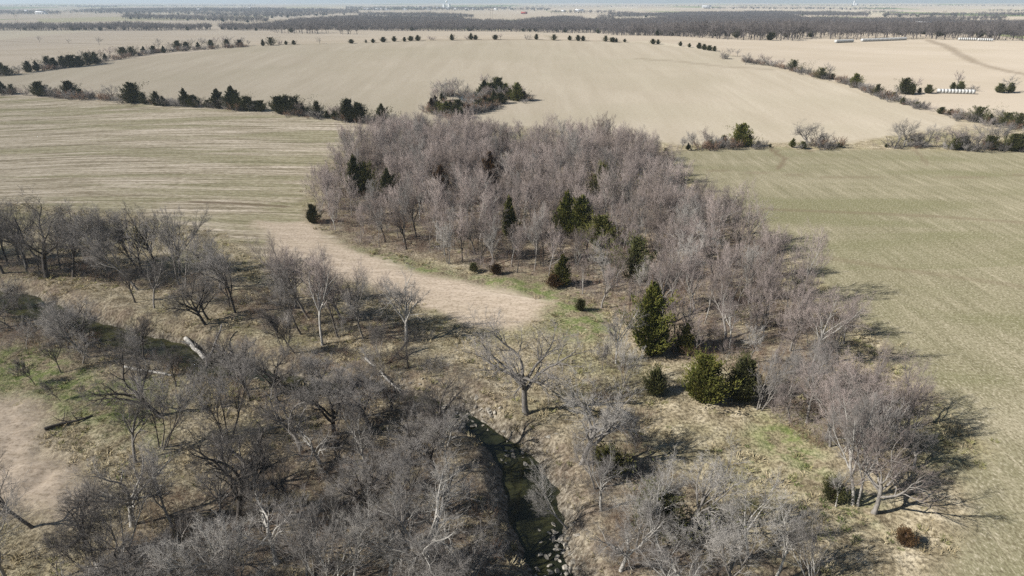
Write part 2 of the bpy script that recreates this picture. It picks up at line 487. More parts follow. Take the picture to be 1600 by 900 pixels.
# ------------------------------------------------------------------ cedars
def cedar_mesh(seed, H, W, power, base, n_br, n_spray, lump=.25, size=.17):
    r = np.random.default_rng(seed)
    tr = Geo(); cr = Geo()
    lx, ly = r.normal(size=2) * .02 * H
    pts = np.array([[[0, 0, -.2], [lx * .4, ly * .4, H * .5], [lx, ly, H * .97]]])
    tr.tube(pts, np.array([[.022 * H, .014 * H, .003 * H]]), 6, 0)
    # boughs leave the trunk, sweep out and turn up into plumes; sprays sit along their outer parts
    t = (np.arange(n_br) + r.random(n_br)) / n_br
    t = 1 - (1 - t) ** .8
    z0 = base * H + (1 - base) * H * t * .86
    prof = W * (1 - t) ** power * (0.55 + 0.45 * np.minimum(1, t / .10)) + .05 * W
    az = np.arange(n_br) * 2.4 + r.normal(size=n_br) * .4
    sec = 1 + lump * (np.sin(az * 2 + seed) * .5 + np.sin(az * 3 + 2 * seed + 4 * t) * .5)
    ln = np.clip(prof * sec * np.exp(lump * .8 * r.normal(size=n_br)), .08, None)
    ax = np.stack([lx * z0 / H, ly * z0 / H], 1)
    per = max(4, n_spray // n_br)
    u = r.uniform(.12, 1.0, (n_br, per)) ** .6
    rad = ln[:, None] * (u + .06 * r.normal(size=u.shape))
    a2 = az[:, None] + r.normal(size=u.shape) * (.24 + .1 * (1 - u))
    zz = z0[:, None] + ln[:, None] * (.05 * u + .62 * u ** 3) + r.normal(size=u.shape) * (.10 + .06 * ln[:, None])
    C = np.stack([ax[:, :1] + np.cos(a2) * rad, ax[:, 1:] + np.sin(a2) * rad, np.maximum(zz, .12)], -1).reshape(-1, 3)
    out = np.stack([np.cos(a2), np.sin(a2), .5 + 1.1 * u], -1).reshape(-1, 3)
    Q = np.stack([ax[:, 0] + np.cos(az) * ln, ax[:, 1] + np.sin(az) * ln, z0 + .5 * ln], 1)
    cr.cones(np.c_[ax, z0], Q, np.full(n_br, .018), 1)
    n = len(C); d = norm(out + .45 * r.normal(size=(n, 3)))
    sz = size * (H / 7) ** .3 * r.uniform(.6, 1.6, n)
    side = norm(np.cross(d, r.normal(size=(n, 3))))
    nrm = np.cross(d, side)
    for s2, w in ((side, .30), (nrm, .26)):
        V = np.stack([C - d * sz[:, None] * .6, C + s2 * sz[:, None] * w, C + d * sz[:, None] * 1.1, C - s2 * sz[:, None] * w], 1)
        b = (np.arange(n) * 4)[:, None]
        cr.add(V.reshape(-1, 3), b + np.array([[0, 1, 2, 3]]), 0)
    return tr, cr
CED = {}
def cedar_proto(name, *a, **k):
    t, c = cedar_mesh(*a, **k)
    CED[name] = (t.mesh(name + '_trunk', [M['cedar_bark']], True), c.mesh(name + '_crown', [M['cedar_dark'], M['cedar_bark']]), a[1], a[2])
cedar_proto('cone0', 1, 7.0, 1.7, .85, .02, 120, 7500, lump=.36)
cedar_proto('cone1', 2, 7.0, 1.95, .75, .02, 110, 7500, lump=.45)
cedar_proto('spire', 3, 11.0, 1.9, .62, .02, 150, 12000, lump=.5)
cedar_proto('round', 4, 6.0, 1.95, .62, .01, 120, 9000, lump=.38)
cedar_proto('bush', 5, 3.0, 1.35, .50, .01, 100, 4200, lump=.35, size=.15)
cedar_proto('twin', 6, 6.5, 1.9, .70, .02, 85, 6000, lump=.65)

def put_cedar(kind, x, y, H, label, mat='cedar_dark', group=None, wide=1.0, name='cedar_tree', cat='cedar'):
    tm, cm, h0, w0 = CED[kind]
    e = bpy.data.objects.new(name, None); e.empty_display_size = .5; COL.objects.link(e)
    s = H / h0
    e.location = (x, y, zat(x, y)); e.scale = (s * wide, s * wide, s); e.rotation_euler = (0, 0, random.uniform(0, 6.28))
    obj('trunk', tm, e); b = obj('crown', cm, e)
    set_mat(b, mat)
    return tag(e, label, cat, group)

# ------------------------------------------------------------------ scattering of uncountable stuff
def scatter(name, P, rotz, scl, idx, metas, label, cat=None):
    """one object: points carrying instances of the given meshes"""
    coll = bpy.data.collections.new(name + '_shapes')
    for i, me in enumerate(metas):
        coll.objects.link(bpy.data.objects.new('%s_shape_%02d' % (name, i), me))
    me = bpy.data.meshes.new(name)
    me.vertices.add(len(P)); me.vertices.foreach_set('co', np.asarray(P, np.float32).ravel())
    a = me.attributes.new('rot', 'FLOAT_VECTOR', 'POINT'); rv = np.zeros((len(P), 3), np.float32); rv[:, 2] = rotz; a.data.foreach_set('vector', rv.ravel())
    a = me.attributes.new('scl', 'FLOAT_VECTOR', 'POINT'); sv = np.asarray(scl, np.float32)
    if sv.ndim == 1: sv = np.stack([sv] * 3, 1)
    a.data.foreach_set('vector', sv.ravel())
    a = me.attributes.new('pick', 'INT', 'POINT'); a.data.foreach_set('value', np.asarray(idx, np.int32))
    o = obj(name, me)
    ng = bpy.data.node_groups.new(name + '_nodes', 'GeometryNodeTree')
    ng.interface.new_socket('Geometry', in_out='INPUT', socket_type='NodeSocketGeometry')
    ng.interface.new_socket('Geometry', in_out='OUTPUT', socket_type='NodeSocketGeometry')
    gi = ng.nodes.new('NodeGroupInput'); go = ng.nodes.new('NodeGroupOutput')
    iop = ng.nodes.new('GeometryNodeInstanceOnPoints'); ci = ng.nodes.new('GeometryNodeCollectionInfo')
    ci.inputs['Collection'].default_value = coll; ci.inputs['Separate Children'].default_value = True; ci.inputs['Reset Children'].default_value = True
    def na(nm, dt):
        nd = ng.nodes.new('GeometryNodeInputNamedAttribute'); nd.data_type = dt; nd.inputs[0].default_value = nm; return nd.outputs[0]
    ng.links.new(gi.outputs[0], iop.inputs['Points']); ng.links.new(ci.outputs[0], iop.inputs['Instance'])
    iop.inputs['Pick Instance'].default_value = True
    ng.links.new(na('pick', 'INT'), iop.inputs['Instance Index'])
    ng.links.new(na('rot', 'FLOAT_VECTOR'), iop.inputs['Rotation']); ng.links.new(na('scl', 'FLOAT_VECTOR'), iop.inputs['Scale'])
    ng.links.new(iop.outputs[0], go.inputs[0])
    md = o.modifiers.new('scatter', 'NODES'); md.node_group = ng
    return tag(o, label, cat, kind='stuff')

def joined(kind, bk, tw):
    """trunk and crown of a prototype as one mesh for scattered trees"""
    r = PROTO[kind]
    out = Geo()
    for mi, me in enumerate(r[:2]):
        n = len(me.vertices); V = np.empty(n * 3, np.float32); me.vertices.foreach_get('co', V)
        nl = len(me.loops); li = np.empty(nl, np.int32); me.loops.foreach_get('vertex_index', li)
        npz = len(me.polygons); lt = np.empty(npz, np.int32); me.polygons.foreach_get('loop_total', lt)
        out.V.append(V.reshape(-1, 3)); out.F.append(li + out.n); out.C.append(lt); out.M.append(np.full(npz, mi)); out.n += n
    return out.mesh(kind + '_whole', [M[bk], M[tw]])

def poly_points(poly, spacing, rng, jitter=.45):
    poly = np.asarray(poly); lo = poly.min(0); hi = poly.max(0)
    gx, gy = np.meshgrid(np.arange(lo[0], hi[0], spacing), np.arange(lo[1], hi[1], spacing))
    p = np.stack([gx.ravel(), gy.ravel()], 1); p += rng.uniform(-jitter, jitter, p.shape) * spacing
    d = sdist(p[:, 0], p[:, 1], poly)
    return p[d > 0], d[d > 0]

# ------------------------------------------------------------------ regions of the land (outlines from the picture laid on the land)
P_LEFT = ats([(-700, 118), (0, 150), (200, 160), (420, 177), (590, 197), (560, 224), (500, 262), (470, 310), (480, 348), (540, 388), (640, 418), (760, 448),
              (850, 468), (800, 500), (700, 478), (600, 440), (520, 432), (430, 405), (330, 362), (200, 335), (80, 322), (0, 318), (-500, 300)])
P_TRACK = ats([(400, 345), (470, 348), (540, 390), (640, 425), (760, 452), (860, 472), (850, 500), (800, 520), (740, 512), (650, 478), (540, 440), (440, 400)])
P_RIGHT = ats([(1045, 238), (1160, 232), (1600, 238), (2300, 250), (2600, 560), (2500, 1200), (1500, 1150), (1470, 900), (1500, 800), (1540, 700), (1440, 600), (1370, 520),
               (1260, 420), (1150, 330), (1070, 270)])
P_TOP = ats([(-60, 126), (130, 101), (390, 72), (600, 66), (800, 62), (1000, 67), (1120, 80), (1220, 108), (1340, 138), (1500, 190), (1480, 200), (1330, 222), (1060, 226), (900, 205), (720, 190), (620, 190), (560, 186), (300, 160), (0, 142), (-60, 138)])
P_FOOT = ats([(-500, 312), (0, 320), (200, 340), (420, 405), (560, 445), (700, 490), (800, 530), (900, 500), (960, 470), (1000, 560), (1190, 590), (1330, 560), (1460, 700), (1460, 800), (1420, 900), (1400, 1200), (-700, 1200)])
P_GREEN = [ats([(-100, 560), (60, 540), (160, 575), (260, 600), (300, 640), (260, 700), (180, 690), (90, 660), (40, 620), (-100, 600)]),
           ats([(540, 384), (620, 405), (720, 428), (840, 446), (930, 475), (940, 520), (890, 520), (860, 470), (740, 446), (640, 424), (560, 402)]),
           ats([(1160, 680), (1240, 660), (1300, 720), (1420, 790), (1400, 860), (1300, 820), (1220, 740)])]
P_BARE = ats([(-200, 630), (0, 622), (40, 660), (60, 700), (130, 730), (170, 780), (100, 830), (-50, 800), (-200, 800)])
P_GROVE = ats([(500, 352), (560, 382), (640, 400), (760, 424), (860, 436), (925, 465), (985, 500), (1010, 545), (1080, 570), (1200, 592), (1320, 585), (1335, 540), (1265, 455), (1195, 395),
               (1125, 340), (1062, 285), (1025, 250), (1015, 236), (900, 226), (760, 222), (650, 214), (600, 222), (545, 250), (510, 285), (498, 320)])
P_BELT = ats([(-250, 395), (0, 400), (110, 408), (250, 425), (350, 440), (470, 470), (600, 500), (680, 530), (640, 548), (500, 530), (400, 500), (250, 455), (100, 436), (-250, 430)])
P_NEARWOOD = ats([(250, 770), (330, 740), (450, 700), (560, 660), (700, 665), (760, 720), (790, 790), (790, 860), (800, 1000), (100, 1010), (150, 850)])
P_EASTWOOD = ats([(870, 690), (960, 650), (1010, 700), (1080, 760), (1160, 830), (1260, 880), (1330, 1000), (900, 1000), (890, 860), (880, 760)])
P_BANK = ats([(0, 490), (90, 505), (200, 545), (280, 570), (400, 605), (520, 618), (640, 628), (700, 650), (640, 680), (480, 640), (300, 620), (200, 600), (80, 560), (-100, 530)])
P_MID = ats([(400, 552), (560, 548), (690, 575), (740, 610), (720, 634), (600, 606), (430, 584)])
P_LOWLEFT = ats([(40, 830), (180, 720), (300, 660), (480, 640), (640, 645), (560, 672), (330, 745), (250, 780), (110, 930)])
P_INNER = ats([(120, 450), (230, 468), (420, 505), (560, 545), (620, 592), (420, 575), (340, 545), (250, 505)])
P_GLADE = ats([(915, 560), (990, 560), (1010, 640), (1000, 710), (930, 690)])
P_EDGE = ats([(1185, 596), (1300, 585), (1400, 630), (1440, 710), (1410, 775), (1330, 735), (1250, 690), (1185, 640)])

TRAILS = [([(300, 315), (345, 317), (400, 320), (448, 323)], 1.1, .75), ([(1206, 233), (1212, 240), (1226, 247), (1222, 256), (1216, 264)], .9, .7), ([(1208, 236), (1250, 238), (1290, 232)], .8, .6),
          ([(1428, 232), (1440, 246), (1450, 258)], .8, .45), ([(1030, 262), (1150, 268), (1300, 277), (1450, 279), (1600, 274)], 1.0, .4), ([(1150, 325), (1300, 331), (1460, 338), (1600, 348)], 1.3, .4),
          ([(1245, 395), (1400, 420), (1600, 448)], 1.3, .3),
          ([(1450, 62), (1478, 72), (1500, 85), (1525, 98), (1560, 108), (1610, 118)], 5.0, .5), ([(0, 64), (100, 67), (200, 69), (300, 69)], 4, .35), ([(640, 63), (800, 61.5), (1000, 66)], 4, .35), ([(200, 168), (215, 162)], 2.0, .5),
          ([(1000, 92), (1060, 96), (1130, 104), (1200, 108)], 4, .3)]
# ------------------------------------------------------------------ the ground sheet
def build_ground():
    y1 = np.arange(14, 165, 0.42)
    n2 = 330
    y2 = 165 * (14500 / 165) ** (np.arange(1, n2 + 1) / n2)
    ys = np.concatenate([[-60, -20, 0], y1, y2])
    nc = 470
    u = np.linspace(-1, 1, nc)
    half = 45 + 0.98 * np.maximum(ys, 0)
    X = u[None, :] * half[:, None]; Y = np.repeat(ys[:, None], nc, 1)
    Xf, Yf = X.ravel(), Y.ravel()
    Z = zfull(Xf, Yf)
    _, cd, cw = creek_cut(Xf, Yf)
    near = Yf < 330
    def soft(poly, w, lim=None):
        m = np.zeros(Xf.shape)
        s = near if lim is None else (Yf < lim)
        d = sdist(Xf[s], Yf[s], poly)
        d = d + w * 0.9 * vnoise(Xf[s] / (w * 1.6), Yf[s] / (w * 1.6), 31)
        m[s] = sstep(-w * .5, w * .5, d)
        return m
    left = soft(P_LEFT, 3, 700); right = soft(P_RIGHT, 3); top = soft(P_TOP, 3, 900)
    track = soft(P_TRACK, 4); green = np.zeros(Xf.shape)
    for p in P_GREEN: green = np.maximum(green, soft(p, 7))
    bare = soft(P_BARE, 6)
    lit = np.zeros(Xf.shape)
    for p in (P_GROVE, P_BELT, P_NEARWOOD, P_EASTWOOD, P_BANK, P_EDGE, P_MID): lit = np.maximum(lit, soft(p, 8))
    rock = np.where(near, 1 - sstep(cw + 0.3, cw + np.where(Yf < 75, 3.4, 1.5), cd), 0)
    lit = np.maximum(lit, np.where(near, .9 * (1 - sstep(cw + 2.0, cw + 5.5, cd)), 0))
    far = sstep(600, 640, Yf) * (1 - top)
    far = np.maximum(far, (1 - top) * (1 - left) * (1 - right) * sstep(240, 300, Yf))
    wild = np.clip(1 - left - right - top - track - far, 0, 1) * (Yf < 260)
    # hummocks and tussocks of the rough ground, faint drill rows in the fields
    Z = Z + wild * (0.30 * vnoise(Xf / 1.5, Yf / 1.5, 41) + 0.5 * vnoise(Xf / 5, Yf / 5, 42) + 0.18 * vnoise(Xf / .7, Yf / .7, 43)) * sstep(cw - .5, cw + 3, cd)
    Z = Z + rock * 0.35 * vnoise(Xf / .9, Yf / .9, 44)
    trail = np.zeros(Xf.shape)
    for pts, w, k in TRAILS:
        ln = ats(pts); d, _ = pdist(Xf, Yf, ln)
        trail = np.maximum(trail, k * (1 - sstep(w * .4, w * 1.2, d + w * .5 * vnoise(Xf / (w * 2), Yf / (w * 2), 71))))
    V = np.stack([Xf, Yf, Z], 1)
    nr = len(ys)
    i = (np.arange(nr - 1)[:, None] * nc + np.arange(nc - 1)[None, :]).ravel()
    F = np.stack([i, i + 1, i + nc + 1, i + nc], 1)
    me = mesh_np('ground', V, F, np.full(len(F), 4), [ground_material()], smooth=True)
    for nm, ch in (('field_mask', (left, right, top, far)), ('cover_mask', (green, np.maximum(track, bare), lit, rock))):
        a = me.attributes.new(nm, 'FLOAT_COLOR', 'POINT')
        a.data.foreach_set('color', np.stack(ch, 1).astype(np.float32).ravel())
    a = me.attributes.new('trail_mask', 'FLOAT', 'POINT'); a.data.foreach_set('value', trail.astype(np.float32))
    return tag(obj('ground', me), 'rolling farmland of tan fields and rough dry grass', kind='structure')

def ground_material():
    t = NT('land_cover')
    t.t.nodes.remove(t.b)
    pos = t.n('ShaderNodeNewGeometry').outputs['Position']
    def attr(nm):
        a = t.n('ShaderNodeAttribute', attribute_name=nm); s = t.n('ShaderNodeSeparateColor'); t.l(a.outputs['Color'], s.inputs[0])
        return s.outputs[0], s.outputs[1], s.outputs[2], a.outputs['Alpha']
    left, right, top, far = attr('field_mask'); green, track, lit, rock = attr('cover_mask')
    flat = t.mapping(pos, (1, 1, 0.0))
    def shader(col, height=None, dist=.2):
        d = t.n('ShaderNodeBsdfDiffuse'); t.l(col, d.inputs[0]); d.inputs['Roughness'].default_value = .6
        if height is not None:
            bp = t.n('ShaderNodeBump'); bp.inputs['Strength'].default_value = .9; bp.inputs['Distance'].default_value = dist
            t.l(height, bp.inputs['Height']); t.l(bp.outputs[0], d.inputs['Normal'])
        return d.outputs[0]
    def over(fac, a, b):
        m = t.n('ShaderNodeMixShader'); t.l(fac, m.inputs[0]); t.l(a, m.inputs[1]); t.l(b, m.inputs[2]); return m.outputs[0]
    # rough dry grass with green patches, leaf litter and the creek bed
    fine = t.noise(flat, 2.3, 4, .72); mid = t.noise(flat, .42, 3, .6); big = t.noise(flat, .07, 2)
    c = t.ramp(mid, [(.32, (.22, .182, .118)), (.46, (.35, .298, .20)), (.58, (.46, .398, .28)), (.70, (.55, .485, .36))])
    c = t.mix(t.ramp(big, [(.46, 0.0), (.66, .6)]), c, t.ramp(fine, [(.3, (.16, .165, .07)), (.7, (.32, .31, .15))]))
    c = t.mix(t.ramp(fine, [(.40, .8), (.53, 0.0)]), c, (.10, .08, .052))
    c = t.mix(t.ramp(fine, [(.55, 0.0), (.68, .5)]), c, (.58, .51, .38))
    g = t.ramp(fine, [(.32, (.070, .105, .028)), (.52, (.14, .185, .052)), (.72, (.30, .29, .13))])
    c = t.mix(t.math('MULTIPLY', green, t.ramp(mid, [(.42, .0), (.58, .85)])), c, g)
    lt = t.ramp(fine, [(.32, (.075, .056, .042)), (.50, (.19, .148, .112)), (.68, (.33, .27, .215))])
    c = t.mix(t.math('MULTIPLY', lit, t.ramp(mid, [(.40, .95), (.64, .35)])), c, lt)
    rk = t.ramp(fine, [(.36, (.06, .05, .038)), (.5, (.19, .165, .128)), (.64, (.40, .365, .30))])
    c = t.mix(rock, c, rk)
    res = shader(c, fine, .28)
    # left stubble: drill rows following the contour
    arc = t.n('ShaderNodeVectorMath', operation='DISTANCE'); t.l(flat, arc.inputs[0]); arc.inputs[1].default_value = (-90, -160, 0)
    sx_ = t.n('ShaderNodeSeparateXYZ'); t.l(flat, sx_.inputs[0])
    cmb = t.n('ShaderNodeCombineXYZ'); t.l(sx_.outputs[0], cmb.inputs[0]); t.l(arc.outputs['Value'], cmb.inputs[1]); av = cmb.outputs[0]
    ls = t.noise(t.mapping(av, (.035, .62, 0)), 1.0, 5, .68, .4); lb = t.noise(t.mapping(av, (.010, .085, 0)), 1.0, 3, .6, .9); lf = t.noise(t.mapping(av, (.55, 1.7, 0)), 1.0, 4, .75)
    lc = t.ramp(ls, [(.36, (.19, .16, .108)), (.45, (.34, .295, .21)), (.53, (.49, .428, .33)), (.64, (.64, .565, .46))])
    lc = t.mix(t.ramp(lb, [(.46, 0.0), (.58, .75)]), lc, t.ramp(ls, [(.38, (.17, .17, .085)), (.62, (.34, .31, .19))]))
    lc = t.mix(t.ramp(lf, [(.38, .7), (.51, 0.0)]), lc, (.17, .135, .092))
    lc = t.mix(t.ramp(lf, [(.53, 0.0), (.66, .55)]), lc, (.60, .525, .42))
    res = over(left, res, shader(lc, lf, .1))
    # right field: drilled away from the viewer, crossed by soft terrace bands
    rs = t.noise(t.mapping(flat, (.55, .060, 0), .14), 1.0, 4, .65, .2); rf = t.noise(t.mapping(flat, (3.6, 1.9, 0), .14), 1.0, 4, .8)
    rb = t.noise(t.mapping(flat, (.012, .050, 0), -.10), 1.0, 3, .55, .9)
    rc = t.ramp(rs, [(.32, (.185, .172, .105)), (.47, (.225, .208, .132)), (.58, (.262, .24, .158)), (.72, (.335, .302, .212))])
    rc = t.mix(t.ramp(rb, [(.53, 0.0), (.68, .45)]), rc, (.35, .312, .225))
    rc = t.mix(t.ramp(rb, [(.32, .7), (.47, 0.0)]), rc, (.165, .165, .085))
    rc = t.mix(t.ramp(rf, [(.38, .85), (.50, 0.0)]), rc, (.115, .096, .062))
    rc = t.mix(t.ramp(rf, [(.53, 0.0), (.66, .7)]), rc, (.52, .465, .37))
    res = over(right, res, shader(rc, rf, .08))
    # upland pasture
    ts = t.noise(t.mapping(flat, (.11, .014, 0), -.25), 1.0, 4, .6, .5); tb = t.noise(t.mapping(flat, (.010, .014, 0), .3), 1.0, 3, .5, .5)
    tc = t.ramp(ts, [(.30, (.375, .328, .252)), (.50, (.405, .356, .278)), (.70, (.44, .39, .308))])
    tc = t.mix(t.ramp(tb, [(.45, 0.0), (.66, .5)]), tc, (.35, .314, .232))
    tf = t.noise(flat, .8, 3, .7)
    tc = t.mix(t.ramp(tf, [(.36, .35), (.50, 0.0)]), tc, (.27, .228, .16))
    res = over(top, res, shader(tc))
    # mown strip and bare tracks
    k = t.noise(t.mapping(flat, (.35, 1.1, 0), -.5), 1.0, 5, .75); k2 = t.noise(flat, 1.9, 4, .75)
    kc = t.ramp(k, [(.34, (.40, .325, .245)), (.50, (.53, .44, .345)), (.66, (.63, .53, .425))])
    kc = t.mix(t.ramp(k2, [(.38, .6), (.50, 0.0)]), kc, (.20, .15, .105))
    kc = t.mix(t.ramp(k2, [(.55, 0.0), (.68, .5)]), kc, (.62, .53, .42))
    res = over(t.math('MULTIPLY', track, .84), res, shader(kc, k, .1))
    # far farmland: a patchwork of pale fields
    vo = t.n('ShaderNodeTexVoronoi'); vo.inputs['Scale'].default_value = 1.0; t.l(t.mapping(flat, (.0026, .0013, 0), .2), vo.inputs['Vector'])
    sp = t.n('ShaderNodeSeparateColor'); t.l(vo.outputs['Color'], sp.inputs[0])
    fc = t.ramp(sp.outputs[0], [(.0, (.40, .345, .268)), (.30, (.455, .395, .315)), (.55, (.42, .362, .288)), (.70, (.50, .44, .36)), (.88, (.36, .34, .21)), (.95, (.17, .22, .085))])
    ff = t.noise(t.mapping(flat, (.01, .03, 0), .2), 1.0, 3)
    fc = t.mix(t.ramp(ff, [(.35, .28), (.6, 0.0)]), fc, (.30, .25, .17))
    res = over(far, res, shader(fc))
    tr = t.n('ShaderNodeAttribute', attribute_name='trail_mask').outputs['Fac']
    bc = t.n('ShaderNodeRGB'); bc.outputs[0].default_value = (.155, .118, .08, 1)
    res = over(tr, res, shader(bc.outputs[0]))
    t.l(res, t.out.inputs['Surface'])
    return t.m
ground = build_ground()

# ------------------------------------------------------------------ water
def water_mat(name, c1, c2, scale):
    t = NT(name)
    pos = t.n('ShaderNodeNewGeometry').outputs['Position']
    f = t.noise(pos, scale, 3)
    t.l(t.ramp(f, [(.35, c1), (.65, c2)]), t.b.inputs['Base Color'])
    t.b.inputs['Roughness'].default_value = .06; t.b.inputs['IOR'].default_value = 1.33
    bp = t.n('ShaderNodeBump'); bp.inputs['Strength'].default_value = .10; bp.inputs['Distance'].default_value = .05
    t.l(t.noise(pos, 2.2, 3), bp.inputs['Height']); t.l(bp.outputs[0], t.b.inputs['Normal'])
    return t.m
def ribbon(name, line, half, z, mat, label):
    line = np.asarray(line); T = np.gradient(line, axis=0); T /= np.linalg.norm(T, axis=1, keepdims=True)
    N = np.stack([-T[:, 1], T[:, 0]], 1); n = len(line)
    V = np.concatenate([np.c_[line + N * half, np.full(n, z)], np.c_[line - N * half, np.full(n, z)]])
    F = [[i, i + 1, n + i + 1, n + i] for i in range(n - 1)]
    return tag(obj(name, mesh_np(name, V, F, np.full(len(F), 4), [mat])), label, kind='structure')
ribbon('creek_water', CREEK, 4.6, WATER_Z, water_mat('creek_water', (.016, .019, .010), (.052, .052, .022), .30), 'dark still creek water winding between the trees')
th = np.linspace(0, 2 * math.pi, 33)[:-1]
pz = float(zbase(POND[0], POND[1])) - 1.0
pv = np.stack([POND[0] + 8.5 * np.cos(th), POND[1] + 18 * np.sin(th), np.full(32, pz)], 1)
tag(obj('pond_water', mesh_np('pond_water', pv, np.arange(32), [32], [water_mat('pond_water', (.03, .04, .04), (.06, .07, .06), .1)])), 'small pale blue farm pond among the cedars', kind='structure')

